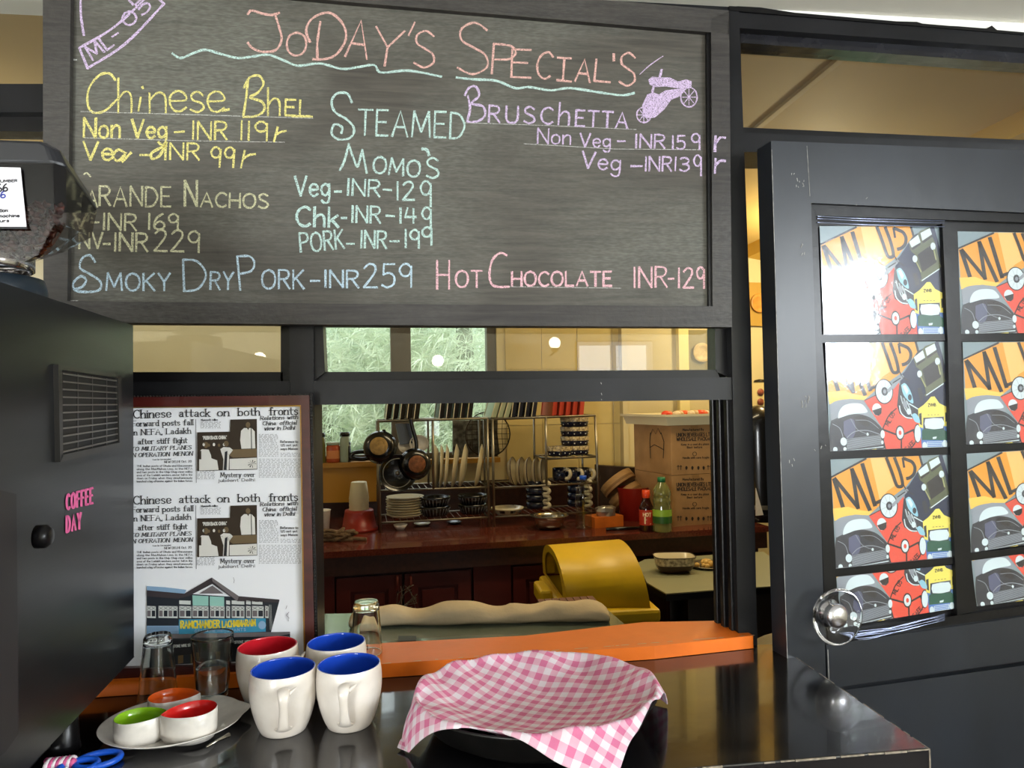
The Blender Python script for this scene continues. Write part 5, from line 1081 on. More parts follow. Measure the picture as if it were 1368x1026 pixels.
# hanging pots
def pot(x, y, rpx, v_, tilt, col, base, label, long=None):
    c = PK(v_)(x, y); r = rpx*pxm(c); ax = (CAM-c).normalized(); ax = (ax+V(tilt)).normalized(); t = thing('cooking_pot', label, 'pot', c)
    MB().lathe([(r*.55, r*.05), (r*.8, 0), (r*.96, -r*.25), (r, -r*.7), (r*1.04, -r*.75), (r*.97, -r*.75), (r*.9, -r*.3), (0, -r*.1)], c, 32, ax).build('body', col, t)
    MB().lathe([(0, r*.07), (r*.5, r*.07), (r*.57, r*.04), (r*.57, r*.0)], c, 28, ax).build('base_plate', base, t)
    MB().lathe([(r*.36, r*.071), (r*.38, r*.085), (r*.40, r*.071)], c, 28, ax).build('base_ring', base, t)
    if long:
        q = [PK(v_+.05)(a, b) for a, b in long]; MB().tube(crom([tuple(p) for p in q], 3), r*.13, 8).build('handle', BLACKC, t)
tan = mat('scorched_aluminium', '#a3834c', .5, .25, var=.3, vscale=60); rust = mat('burnt_copper_base', '#7a4a2a', .5, .3, var=.4, vscale=60)
pot(506, 596, 22, RV-.06, (-.12, 0, .1), BLACKC, tan, 'black saucepan hanging by the rack with a pale scorched base')
pot(557, 620, 21, RV-.08, (.18, 0, 0), BLACKC, rust, 'black saucepan with a rusty brown base and raised handle', long=[(556, 606), (556, 590), (551, 572), (548, 558)])
c = PK(RV-.02)(531, 632); ax = (CAM-c+V((.3, 0, 0))).normalized(); r = 25*pxm(c); t = thing('frying_pan', 'dark frying pan hanging between the two black saucepans', 'pan', c)
MB().lathe([(0, .004), (r*.72, .006), (r*.95, .02), (r, .022), (r*.96, .012), (r*.74, -.004), (0, -.004)], c, 36, ax).build('body', BLACKC, t); MB().lathe([(r*.74, .008), (r*.78, .012), (r*.80, .008)], c, 36, ax).build('ring', STEELD, t); MB().lathe([(0, .005), (r*.12, .006), (r*.12, .009), (0, .01)], c, 16, ax).build('rivet', STEELD, t)
MB().tube([c+ax*.01+V((-.03, 0, r)), c+V((-.05, 0, r+.05)), c+V((-.06, .02, r+.11))], .008, 8).build('handle', BLACKC, t)
mb = MB(); mb.prism([PK(RV+.12)(x, y) for x, y in [(528, 566), (549, 566), (552, 592), (534, 594)]], KN*.012); tag(mb.build('chopping_board', BLACKC, bevel=.002), 'small black board hanging behind the saucepans', 'board')
# white dishes behind the pots
src = None
for i, (x, y, r, l) in enumerate(((560, 597, .045, 'white bowl behind the raised saucepan handle'), (543, 599, .038, 'white bowl behind the gap between the saucepans'))):
    c = PK(RV+.14)(x, y); m_ = MB().lathe([(0, 0), (.4*r, 0), (.9*r, r*.5), (r, r*.9), (r*.96, r*.9), (r*.85, r*.52), (0, .006)], c, 28, V((0, -1, .5))); tag(m_.build('bowl', WHITEC, loc=c), l, 'bowl')
# plate stack, bottom shelf left
st0 = disc(.088, .014, CREAM); n = 8; zb = PK(RV)(540, 697).z+.008; cs = PK(RV+.11)(541, 690)
for i in range(n):
    o = st0 if i == 0 else clone(st0, (cs.x, cs.y, zb)); put(o, V((cs.x+.002*math.sin(i*2), cs.y, zb+.0115*i)), 0, 0, 0)
    tag(o, 'cream plate in the stack at lower left of the rack, '+('bottom', 'second from bottom', 'third from bottom', 'fourth from bottom', 'fifth from bottom', 'third from top', 'second from top', 'topmost')[i], 'plate', 'stacked plates on the lower rack shelf')
# black ribbed bowls
def ribbed(cx, y, lay, r, lab, hh=.045):
    for i in range(lay):
        c = PK(RV+.09)(cx, y); c.z = PK(RV)(cx, y+4).z+.006+i*hh*.95; t = thing('ribbed_bowl', lab+(', lower one', ', upper one', ', top one')[i], 'bowl', c, 'black ribbed bowls in the left rack')
        mb = MB(); mb.lathe([(0, .003), (r*.8, 0), (r*.97, hh*.7), (r*1.03, hh), (r*.98, hh), (r*.9, hh*.6), (0, .006)], c, 32); mb.build('body', BLACKC, t)
        mb = MB()
        for k in range(26): a = 2*math.pi*k/26; d = V((math.cos(a), math.sin(a), 0)); mb.tube([c+d*(r*.84)+V((0, 0, hh*.12)), c+d*(r*1.0)+V((0, 0, hh*.78))], .0016, 5)
        mb.build('ribs', mat('grey_rib', '#6b6b70', .4), t)  # ribs in a lighter grey than the black bowl
ribbed(581, 690, 2, .072, 'black ribbed bowl in the middle of the lower shelf'); ribbed(632, 687, 2, .070, 'black ribbed bowl beside the rack divider')
# cream and brown dish
c = PK(RV+.09)(678, 686); t = thing('serving_bowl', 'shallow cream bowl with brown cut-outs on the lower right shelf', 'bowl', c)
MB().lathe([(0, .002), (.055, 0), (.076, .022), (.080, .030), (.077, .030), (.07, .02), (0, .006)], c, 36).build('body', CREAM, t)
for a0 in (-2.2, -1.5, -.9): MB().loft([[c+V((math.cos(a)*(.069+.012*k), math.sin(a)*(.069+.012*k), .009+.014*k)) for k in (0, 1)] for a in [a0+j*.07 for j in range(6)]], caps=(False, False)).build('brown_patch', BR, t)
# patterned round dishes (upper right)
pat = mat('patterned_cream_band', '#cdb98a', .4, col2='#5b4a34', vscale=110, bump=0)
dotm = mat('white_dots', '#e8e4da', .4)
def rdish(c, r, h, lab, name='patterned_dish'):
    t = thing(name, lab, 'dish', c, 'blue and cream patterned dishes in the right rack')
    MB().lathe([(0, .002), (r*.9, 0), (r*.97, h*.3), (r*.985, h*.55)], c, 36).build('base', NAVY, t)
    MB().lathe([(r*.985, h*.55), (r*1.0, h*.97), (r*.98, h), (r*.94, h*.95), (r*.9, .01), (0, .008)], c, 36).build('band', pat, t)
    mb = MB()
    for k in range(14): a = 2*math.pi*k/14; mb.ball(c+V((math.cos(a)*r*.965, math.sin(a)*r*.965, h*(.25+.1*(k % 2)))), .0028, 6, 4)
    tag(mb.build('dots', dotm, t), None, kind='stuff')
for i in range(4):
    c = PK(RV+.10)(768, 600); c.z = PK(RV)(768, 611).z+.007+i*.046; rdish(c, .071, .044, 'round navy dish with patterned cream band, '+('bottom of the four-high stack', 'second up in the stack', 'third up in the stack', 'top of the stack')[i])
c = PK(RV+.05)(748, 604); c.z = PK(RV)(745, 612).z+.007; rdish(c, .062, .046, 'round navy dish with cream band, standing alone left of the stack')
# navy mugs with cream handles, laid in stacks
def hcup(c, r, h, lab, grp, side=1):
    t = thing('navy_mug', lab, 'mug', c, grp)
    MB().lathe([(0, .002), (r*.85, 0), (r, h*.3), (r, h), (r*.95, h), (r*.9, h*.3), (0, .006)], c, 28).build('body', NAVY, t)
    d = V((.75, -.66, 0)); pts = [c+d*(r*.9)+V((0, 0, h*.15)), c+d*(r*1.35)+V((0, 0, h*.2)), c+d*(r*1.65)+V((0, 0, h*.55)), c+d*(r*1.4)+V((0, 0, h*.85)), c+d*(r*.9)+V((0, 0, h*.85))]
    MB().tube(crom([tuple(p) for p in pts], 4), .009, 8).build('handle', CREAM, t)
for s, (x, n, g, y0_) in enumerate(((716, 4, 'left stack', 685), (771, 4, 'right stack', 682))):
    for i in range(n):
        c = PK(RV+.10)(x, y0_-5); c.z = PK(RV)(x, y0_).z+.006+i*.034
        hcup(c, .048, .033, 'navy mug with cream handle, %s on the bottom shelf, %s' % (g, ('lowest', 'second', 'third', 'top')[i]), 'navy mugs with cream handles')
for i, x in enumerate((748, 764, 780)):
    c = PK(RV+.08)(x, 640); c.z = PK(RV)(x, 646).z+.007; hcup(c, .036, .06, 'navy mug on the middle shelf of the right rack, '+('leftmost', 'middle one', 'by the rack end')[i], 'navy mugs on the middle shelf')
# things on the worktop -----------------------------------------------------------------
def on(x, y, dz=0): p = PZ(x, y, KZ); p.z += dz; return p
def bowl(px, r, h, m, name, label, cat='bowl'):
    c = on(*px); return tag(MB().lathe([(0, .001), (r*.5, 0), (r*.8, h*.5), (r, h), (r*.96, h), (r*.76, h*.5), (0, .006)], c, 36).build(name, m, loc=c), label, cat)
bowl((535, 708), .032, .026, WHITEC, 'small_bowl', 'tiny white bowl on the counter below the plate stack')
c = on(734, 706); tag(MB().lathe(crom([(0, .001), (.045, 0), (.066, .025), (.070, .055), (.088, .060), (.088, .062), (.068, .060), (.060, .028), (0, .005)], 2), c, 40).build('steel_bowl', STEEL, loc=c), 'wide-rimmed stainless steel bowl before the right rack', 'bowl')
bowl((564, 702), .04, .012, CREAM, 'small_plate', 'small cream saucer under the left rack'); bowl((607, 700), .04, .012, BLACKC, 'small_plate', 'small dark saucer under the left rack')
redp = mat('red_plastic', '#8e2419', .35, var=.1)
c = on(480, 708); t = tag(MB().lathe([(0, .0), (.085, 0), (.085, .012), (.078, .014), (.066, .085), (.064, .094), (0, .094)], c, 32).build('red_tub', redp, loc=c), 'upturned red plastic tub at the counter end', 'tub')
tz = c.z+.094; cupm = mat('waxed_paper', '#ddd0a6', .5)
for i in range(4):
    cc = V((c.x, c.y, tz+i*.016)); tag(MB().lathe([(.044, 0), (.046, .002), (.036, .078), (.034, .080), (0, .078)], cc, 28).build('paper_cup', cupm, loc=cc), 'upturned cream paper cup on the red tub, '+('lowest of the nest', 'second of the nest', 'third of the nest', 'top of the nest')[i], 'cup', 'paper cups nested on the red tub')
c = on(429, 717); tag(MB().lathe([(0, 0), (.033, 0), (.042, .115), (.044, .117), (.040, .115), (.032, .006), (0, .005)], c, 28).build('plastic_cup', WHITEC, loc=c), 'tall white cup at the far left of the kitchen counter', 'cup')
mb = MB(); c = on(447, 723); rnd = random.Random(6)
for s in range(9):
    pts = [tuple(c+V((rnd.uniform(-.07, .09), rnd.uniform(-.02, .03), max(.006, rnd.uniform(.0, .05)-abs(q-3)*.004)))) for q in range(7)]; mb.tube(crom(pts, 4), .008, 6)
mb.tube(crom([tuple(c+V(q)) for q in ((.02, 0, .02), (.07, -.01, .012), (.11, -.015, .008), (.135, -.02, .006))], 4), .009, 6)
tag(mb.build('mop_rag', mat('grey_brown_rag', '#6b553c', .95, var=.3, vscale=60)), 'crumpled brown rag on the counter in front of the red tub', 'rag')
# jars on the window sill
def jar(x0, x1, ytop, ybot, m, lidm, lab, band=None):
    c = PK(KW-.03)((x0+x1)/2, ybot); c.z = zs; r = (x1-x0)/2*pxm(c); h = (ybot-ytop)*pxm(c); t = thing('jar', lab, 'jar', c, 'jars on the kitchen window sill')
    MB().lathe([(0, 0), (r*.95, 0), (r, h*.06), (r, h*.78), (r*.88, h*.86), (0, h*.86)], c, 24).build('body', m, t); MB().lathe([(0, h*.86), (r*.95, h*.86), (r*.95, h), (0, h)], c, 24).build('lid', lidm, t)
    if band: MB().lathe([(r*1.01, h*.2), (r*1.01, h*.6)], c, 24).build('label_band', band, t)
jar(423, 435, 577, 617, mat('olive_pickle', '#6b6a2a', .3, coat=.5), BLACKC, 'jar of green pickle with black lid, leftmost on the sill'); jar(436, 454, 590, 617, mat('orange_spice', '#b0491c', .35, coat=.4), mat('clear_grey_lid', '#a9b3a4', .4), 'orange spice jar on the sill', mat('peach_label', '#d98a52', .5))
jar(454, 468, 577, 617, mat('pale_jar', '#9fb09c', .2), BLACKC, 'tall pale jar with black lid on the sill'); jar(457, 469, 590, 617, BLACKC, BLACKC, 'short black jar before the pale jar on the sill')
c = PK(KW-.04)(478, 610); c.z = zs; tag(MB().tube(crom([tuple(c+V(q)) for q in ((-.04, 0, .02), (-.02, 0, .045), (.03, 0, .05), (.07, 0, .03), (.03, 0, .012), (-.04, 0, .02))], 4), .011, 8).build('rubber_hose', BLACKC), 'coil of black hose on the window sill by the jars', 'hose')
# wire basket and dark board in front of the window
c = PK(RV+.32)(652, 588); mb = MB()
R0 = .115
mb.tube([c+KD*(R0*math.cos(a))+V((0, 0, R0*math.sin(a)+.03)) for a in [2*math.pi*k/30 for k in range(30)]], .0035, 6, closed=True)
for k in range(-4, 5): x = k*.026; s_ = math.sqrt(R0*R0-x*x); mb.tube([c+KD*x+V((0, 0, -s_+.03)), c+KD*x+KN*.03+V((0, 0, .03)), c+KD*x+V((0, 0, s_+.03))], .0015, 5); mb.tube([c-KD*s_+V((0, 0, x+.03)), c+KN*.03+V((0, 0, x+.03)), c+KD*s_+V((0, 0, x+.03))], .0015, 5)
tag(mb.build('wire_sieve', mat('dark_wire', '#4a4038', .4, .8)), 'round wire sieve propped behind the racks at the window edge', 'sieve')
pb_ = kq([(605, 562), (662, 561), (668, 606), (605, 608)], RV+.36, .02, 'mottled_board', mat('mottled_dark_panel', '#3a3630', .5, col2='#7d7a6c', vscale=38)); tag(pb_, 'mottled dark panel propped behind the white plates', 'panel')
# bottles, boxes right of the racks
def bottle(px, r, h, prof, mats, lab, name='bottle'):
    c = on(*px); t = thing(name, lab, 'bottle', c); return t, c
t, c = bottle((780, 706), .03, .22, 0, 0, 'empty clear plastic bottle with blue cap before the racks')
clr = thin_glass('clear_pet', (.86, .88, .85), 1.5, .08, 1.6)
MB().lathe(crom([(0, .002), (.034, .003), (.037, .02), (.036, .06), (.037, .11), (.036, .15), (.026, .19), (.014, .212), (.013, .222)], 3), c, 28).build('body', clr, t); MB().lathe([(0, .222), (.016, .222), (.016, .24), (0, .24)], c, 20).build('cap', bl, t)
t, c = bottle((864, 709), .03, .2, 0, 0, 'sauce bottle with orange cap and red label')
MB().lathe(crom([(0, 0), (.030, 0), (.032, .012), (.031, .06), (.032, .10), (.022, .125), (.015, .150), (.0145, .155)], 3), c, 28).build('body', mat('dark_sauce', '#2b0b08', .15, coat=.5), t); MB().lathe([(.0325, .028), (.0325, .095)], c, 28).build('label_band', mat('red_sauce_label', '#b3301c', .4), t); MB().lathe([(0, .18), (.017, .18), (.018, .155), (.0135, .135)], c, 24).build('cap', mat('orange_red_cap', '#d8441c', .35), t)
mb = MB(); ff = lambda x, y: (lambda a: c+V((math.cos(a)*.0329, math.sin(a)*.0329, (700-y)*.0036)))(math.atan2(-1, -.4)+(x-865)*.12)
text(mb, 'K', 864, 690, 870, 690, 8, 1.6, ff, k=2); text(mb, 'HOT', 862, 681, 871, 681, 4, .9, ff, k=2); mb.build('lettering', mat('cream_ink', '#efd9b0', .5), t)
t, c = bottle((885, 710), .03, .24, 0, 0, 'ridged green-capped bottle with green checked label')
MB().lathe(crom([(0, 0), (.038, .001), (.041, .015), (.040, .05), (.041, .09), (.038, .12), (.041, .135), (.038, .15), (.041, .165), (.036, .185), (.022, .208), (.014, .22)], 3), c, 28).build('body', mat('cooking_oil_bottle', '#8e8f55', .12, trans=.5, coat=.5), t)
lbm = MB().lathe([(.0425, .04), (.0425, .07)], c, 24, mi=0); lbm.lathe([(.0425, .07), (.0425, .10)], c, 24, mi=1); lbm.build('label_band', [mat('dark_green_label', '#2c5a24', .4), mat('lime_label', '#8fb53a', .4)], t); MB().lathe([(0, .238), (.017, .238), (.018, .218), (0, .216)], c, 20).build('cap', mat('green_cap', '#1f6b3c', .4), t)
def obox(p, ux, l, d, h, m, name, lab, cat='box', mi=None, bevel=.002):
    ux = V(ux).normalized(); uy = V((-ux.y, ux.x, 0)); mb = MB().prism([p, p+ux*l, p+ux*l+uy*d, p+uy*d], (0, 0, h)); return tag(mb.build(name, m, bevel=bevel), lab, cat)
a = on(795, 706); b = on(827, 703); ob = obox(a, b-a, .15, .10, .048, mat('orange_carton_print', '#c4661c', .5, var=.12, vscale=30), 'orange_box', 'flat orange box on the counter right of the racks')
a2 = a+KD*.02+KN*.02+V((0, 0, .049)); fo = MB(); rnd = random.Random(2); 
rg = []
for zz, s in ((0, .95), (.02, 1.05), (.036, 1), (.042, .7)): rg.append([a2+V((.045+.045*s*math.cos(q)*(1+rnd.uniform(-.12, .12)), .03+.032*s*math.sin(q)*(1+rnd.uniform(-.12, .12)), zz+rnd.uniform(-.002, .002))) for q in [2*math.pi*j/14 for j in range(14)]])
tag(fo.loft(rg, sm=False).build('foil_parcel', mat('crumpled_foil', '#a9a59c', .3, .8)), 'crumpled foil parcel on the orange box', 'parcel')
c = on(836, 708); tag(MB().tube([c+V((-.09, 0, .006)), c+V((.0, -.005, .008)), c+V((.09, .01, .006))], [.007, .009, .005], 8).build('knife_handle', BLACKC), 'black handled knife lying before the orange box', 'knife')
c = on(846, 694); tag(MB().lathe([(0, 0), (.062, 0), (.074, .155), (.078, .158), (.073, .156), (.06, .01), (0, .008)], c, 36).build('red_bucket', mat('red_bucket_plastic', '#a8281a', .35), loc=c), 'red plastic tub behind the sauce bottle', 'tub')
bam = mat('bamboo_steamer_wood', '#a07a4a', .6, var=.2, vscale=12, stretch=(1, 1, 6)); 
for i, (x, y, lab) in enumerate(((835, 660, 'bamboo steamer tilted into the red tub, lower one'), (824, 643, 'bamboo steamer tilted on top of the other steamer'))):
    c = PK(RV+.06)(x+6, y+8); ax = V((-.5, .42, .75)).normalized(); t = thing('bamboo_steamer', lab, 'steamer', c)
    MB().lathe([(0, .004), (.082, .004), (.088, 0), (.090, .002), (.090, .05), (.086, .052), (.083, .05), (.083, .008)], c, 36, ax).build('hoop', bam, t); MB().lathe([(.0905, .012), (.0915, .014), (.0915, .022), (.0905, .024)], c, 36, ax).build('band', mat('bamboo_band', '#7d5a30', .6), t)
bowl((889, 707), .018, .01, CREAM, 'lid_cap', 'small cream lid on the counter before the green bottle', 'lid')
mb = MB(); a = PK(RV+.15)(853, 630); b = PK(RV-.0)(872, 668); mb.tube([a, a.lerp(b, .5), b], [.006, .006, .012], 8); tag(mb.build('blue_ladle', mat('blue_handle', '#2c4a78', .4)), 'blue handled utensil leaning behind the sauce bottle', 'utensil')
# black crate behind steamers
kq([(801, 622), (845, 622), (846, 690), (801, 692)], RV+.22, .1, 'dark_crate', mat('dark_brown_crate', '#2e2016', .6)).update_tag() if False else tag(kq([(801, 622), (868, 626), (868, 690), (801, 692)], RV+.24, .08, 'dark_crate', mat('dark_brown_crate', '#33241a', .6)), 'dark brown board behind the steamers and bottles', 'board')
# cartons
card = mat('brown_cardboard', '#a07a4c', .8, var=.12, vscale=12, bump=.08, bscale=30, stretch=(1, 1, 1)); tape = mat('carton_tape', '#8c6a40', .3); cink = mat('carton_print_ink', '#33281f', .7)
ca, cb = on(899, 704), on(957, 699); cx_ = (cb-ca).normalized(); cy_ = V((-cx_.y, cx_.x, 0)); cn = -cy_
def CPl(o): return lambda x, y: PP(x, y, ca+cn*o, cn)
def carton(y0, y1, za, lab, side):
    zb = CPl(0)(925, y1).z
    t = thing('carton', lab, 'box', V((ca.x+.1, ca.y+.15, za)), 'stacked cardboard cartons'); w_ = (cb-ca).length
    p = V((ca.x, ca.y, za)); MB().prism([p, p+cx_*w_, p+cx_*w_+cy_*.34, p+cy_*.34], (0, 0, zb-za)).build('box', card, t, bevel=.003)
    mb = MB(); mb.prism([p+cx_*(w_*.45)-cy_*.001+V((0, 0, zb-za-.03)), p+cx_*(w_*.62)-cy_*.001+V((0, 0, zb-za-.03)), p+cx_*(w_*.62)-cy_*.001+V((0, 0, zb-za)), p+cx_*(w_*.45)-cy_*.001+V((0, 0, zb-za))], cy_*.0008); mb.build('tape', tape, t)
    mb = MB(); m = CPl(.0015); yy = lambda f: y1+(y0-y1)*f
    text(mb, 'Manufactured By', 912, yy(.12), 940, yy(.11), 3, .6, m, k=2); text(mb, 'UNION BEVERAGES LTD.', 904, yy(.24), 952, yy(.225), 4.6, .9, m, k=2); text(mb, 'WHOLESALE PACKAGE', 904, yy(.33), 953, yy(.315), 4.6, .9, m, k=2)
    text(mb, 'Keep in a cool dry place', 910, yy(.42), 947, yy(.41), 2.4, .5, m, k=2); text(mb, 'Best before', 918, yy(.48), 938, yy(.475), 2.4, .5, m, k=2)
    ribbon(mb, circ(928, yy(.60), 2.6)+[(930.6, yy(.60))], .6, m); text(mb, 'Handle with care fragile', 912, yy(.70), 947, yy(.69), 2.4, .5, m, k=2)
    for x in (906, 909.5, 946, 949.5): ribbon(mb, [(x, yy(.93)), (x, yy(.84))], .8, m); ribbon(mb, [(x-1.3, yy(.865)), (x, yy(.84)), (x+1.3, yy(.865))], .8, m)
    for k, x in enumerate((917, 925, 933, 940)): mb.poly([m(*q) for q in circ(x, yy(.89), 1.7, 2.6, 6)]); ribbon(mb, [(x, yy(.93)), (x, yy(.9))], .7, m)
    mb.build('print', cink, t)
    if side:
        sn = -cx_; m = lambda x, y: PP(x, y, ca+sn*.0015, sn); mb = MB()
        for L in ([(869, 612), (868, 590), (869, 578)], [(886, 612), (887, 590), (883, 578)], [(869, 581), (872, 573), (876, 580), (879, 572), (883, 580)], [(868, 598), (874, 594), (880, 597), (887, 601)]): ribbon(mb, L, .9, m)
        mb.build('side_print', cink, t)
    return zb
zc1 = carton(700, 634, KZ, 'brown printed carton standing on the counter under another carton', False); zc2 = carton(632, 568, zc1+.002, 'brown printed carton on top of the lower carton, under the white tray', True)
t = thing('white_tray', 'shallow white tray of vegetables on top of the cartons', 'tray', V((ca.x+.1, ca.y+.14, zc2+.002))); w_ = (cb-ca).length
p = V((ca.x, ca.y, zc2+.002))-cx_*.03-cy_*.02; L_, D_ = w_+.06, .38
ro = lambda e, z: [p+cx_*(-e)+cy_*(-e)+V((0, 0, z)), p+cx_*(L_+e)+cy_*(-e)+V((0, 0, z)), p+cx_*(L_+e)+cy_*(D_+e)+V((0, 0, z)), p+cx_*(-e)+cy_*(D_+e)+V((0, 0, z))]
MB().loft([ro(0, 0), ro(.012, .04), ro(.022, .04), ro(.022, .05), ro(.008, .05), ro(-.006, .008)], sm=False).build('tray_body', mat('off_white_plastic', '#d8cda6', .4), t)
rnd = random.Random(12); vg = [('tomato', '#d8401c'), ('tomato', '#e0602c'), ('onion', '#dcc49a'), ('potato', '#c9a878')]
for i in range(11):
    nm, cc = vg[i % 4]; q = p+cx_*(.04+.021*i)+cy_*(.05+rnd.random()*.05)+V((0, 0, .050)); r = rnd.uniform(.016, .022)
    tag(MB().ball((0, 0, 0), r, 14, 8, (1.15, 1, .85)).build(nm, mat('veg_'+cc[1:], cc, .4), loc=(0, 0, 0)), '%s in the white tray on the cartons, number order %s' % (nm, ('far left', 'left', 'left of centre', 'near left', 'centre left', 'middle', 'centre right', 'near right', 'right of centre', 'right', 'far right')[i]), nm, 'vegetables in the white tray').location = q
for o in bpy.data.objects:
    if 'label' in o.keys() and 'number order ' in o['label']: o['label'] = o['label'].replace('number order ', '')
# pale bin bag / pipe right of the cartons
mb = MB(); a = PK(.55)(963, 590); b = PK(.55)(967, 690); mb.tube([a, b], .012, 10); tag(mb.build('grey_pipe', mat('grey_pvc', '#8b8672', .5)), 'vertical grey pipe right of the cartons', 'pipe')
# framed plates on the wall
def plaque(px, v_, c2, lab, gm):
    mb = MB(); mb.prism([PK(v_)(x, y) for x, y in px], KN*.015); t = thing('wall_plate', lab, 'wall plate', PK(v_)(px[3][0], px[3][1])); mb.build('backboard', gm, t)
    MB().lathe([(0, .004), (c2[2]*.7, .004), (c2[2], .012), (c2[2]*1.02, .009), (c2[2]*.7, 0)], PK(v_-.008)(c2[0], c2[1]), 36, -KN).build('round_plate', c2[3], t)
plaque([(917, 441), (957, 441), (957, 500), (917, 500)], KW-.02, (937, 471, .055, mat('plate_beige', '#c9b07a', .5, var=.2, vscale=30)), 'round beige plate on a grey board, seen through the top pane', mat('grey_board', '#8f8660', .6))
plaque([(998, 377), (1030, 378), (1030, 436), (999, 435)], KW+.0-.02, (1014, 405, .055, mat('plate_orange', '#c98a3c', .5, var=.25, vscale=30)), 'round orange plate on a tan board, seen through the gap by the door', mat('tan_board', '#b08c3c', .6))
# in the gap beside the door
a = PK(KW-.30)(1000, 545); b = PK(KW-.30)(1034, 508)
t = thing('wall_cabinet', 'small cream cabinet with two round stickers beyond the door gap', 'cabinet', a); mb = MB(); mb.prism([PK(KW-.25)(x, y) for x, y in [(1000, 512), (1040, 513), (1040, 550), (1001, 550)]], KN*.2); mb.build('body', mat('cream_enamel', '#d8c68a', .4), t, bevel=.003)
for y in (524, 537): MB().lathe([(0, .002), (.02, .002), (.02, 0)], PK(KW-.252)(1016, y), 20, -KN).build('round_sticker', mat('brown_red_sticker', '#8c4a34', .5, var=.3, vscale=60), t)
tag(MB().lathe([(0, .02), (.03, .014), (.035, 0), (0, 0)], PK(KW-.15)(1015, 511), 20).build('pot_cover', BLACKC), 'dark round lid on the cream cabinet', 'lid')
c = on(1016, 695); t = thing('black_urn', 'tall black drinks urn on the counter beyond the door gap', 'urn', c); MB().lathe(crom([(0, 0), (.075, 0), (.08, .05), (.08, .42), (.07, .5), (.03, .54), (0, .545)], 2), c, 32).build('body', BLACKC, t); MB().lathe([(.081, .06), (.083, .065), (.083, .075), (.081, .08)], c, 32).build('band', STEELD, t)
mb = MB(); mb.prism([PK(.03)(x, y) for x, y in [(1010, 652), (1020, 688), (1010, 689)]], KN*.004); tag(mb.build('paper_flag', WHITEC), 'white paper corner sticking out beside the post', 'paper')
# steel work tables ------------------------------------------------------------------------
TZ = .9; tt = [PZ(424, 820, TZ), PZ(812, 815, TZ), PZ(842, 840, TZ)]; dy_ = V((0, -1, 0))
TY = .13; table = thing('prep_table', 'grey-green glass-topped preparation table just behind the orange sill', 'table', V((.1, .35, 0)))
l_ = tt[0]+(tt[0]-tt[1])*.6; r_ = tt[2]+(tt[2]-tt[1]); k_ = (tt[2]-tt[1]); r2 = tt[1]+k_*((TY-tt[1].y)/k_.y)
MB().prism([V((l_.x, TY, TZ)), V((r2.x, TY, TZ)), tt[1], l_], (0, 0, -.02)).build('top', mat('grey_green_top', '#5c665a', .12, coat=.4), table, bevel=.002)
MB().prism([V((l_.x, TY, TZ-.02)), V((r2.x, TY, TZ-.02)), tt[1]+V((0, 0, -.02)), l_+V((0, 0, -.02))], (0, 0, -.05)).build('frame', STEELD, table)
for q in (V((l_.x+.05, TY+.04, 0)), V((r2.x-.06, TY+.04, 0)), V((tt[1].x-.05, tt[1].y-.06, 0)), V((l_.x+.05, l_.y-.06, 0))): MB().box(q-V((.015, .015, 0)), q+V((.015, .015, TZ-.07))).build('leg', STEELD, table)
# rolled towel
a, b = PZ(466, 841, TZ), PZ(815, 833, TZ); n = 60; rings = []; rnd = random.Random(3)
ac = (b-a).normalized(); an = V((-ac.y, ac.x, 0))
for i in range(n+1):
    t_ = i/n; c = a.lerp(b, t_)+an*.045; hgt = .036+.012*math.exp(-((t_-.38)/.06)**2)+.004*math.sin(t_*17)+.003*math.sin(t_*41+1)+.003*(t_ > .6); wd = .045+.004*math.sin(t_*13+2)
    e_ = min(1, .7+14*min(t_, 1-t_))
    rings.append([c+an*(wd*math.cos(q)*(1+.05*math.sin(5*q+t_*20)))+V((0, 0, max(.001, hgt*e_*(.5+.62*math.sin(q)*(1+.08*math.sin(3*q+t_*25)))))) for q in [2*math.pi*j/22 for j in range(22)]])
tow = MB().loft(rings); tag(tow.build('rolled_towel', mat('unbleached_towel', '#cbb896', .95, var=.12, vscale=9, bump=.2, bscale=50)), 'long rolled cream towel lying across the preparation table', 'towel')
mb = MB(); q0, q1 = PZ(718, 812, TZ), PZ(793, 807, TZ)
for i in range(8): p_ = q0.lerp(q1, i/8); mb.box(p_+V((0, 0, .001)), p_+V(((q1-q0).x/8*.86, -.06, .024)))
tag(mb.build('ribbed_board', mat('red_brown_wood', '#6e4530', .5)), 'ribbed reddish wooden board half hidden behind the towel', 'board')
kd = MB().prism([PZ(532, 858, TZ+.0005), PZ(556, 857, TZ+.0005), PZ(556, 851, TZ+.0005), PZ(532, 851, TZ+.0005)], (0, 0, .003)); tag(kd.build('dark_coaster', mat('dark_green_card', '#2c3128', .6)), 'small dark square card on the preparation table', 'card')
# side table on the right
SZ = .8; top = [PZ(x, y, SZ) for x, y in [(852, 752), (864, 778), (890, 793), (970, 787), (1080, 780)]]; e2 = top[-1]+V((.1, .55, 0)); sd = thing('side_table', 'pale grey-green table with black edge at the right of the kitchen', 'table', V((1.2, 1.3, 0)))
MB().prism(top+[e2, top[0]+V((.05, .06, 0))], (0, 0, -.004)).build('top', mat('pale_laminate', '#8f8f72', .4, var=.04, vscale=5), sd)
MB().prism([p+V((-.001, -.001, -.004)) for p in top]+[e2+V((0, 0, -.004)), top[0]+V((.05, .06, -.004))], (0, 0, -.022)).build('edge', BEAD, sd)
for q in (top[1]+V((.10, .0, 0)), top[4]+V((-.1, .05, 0)), top[0]+V((.10, -.02, 0))): MB().box((q.x-.02, q.y-.02, 0), (q.x+.02, q.y+.02, SZ-.026)).build('leg', BEAD, sd)
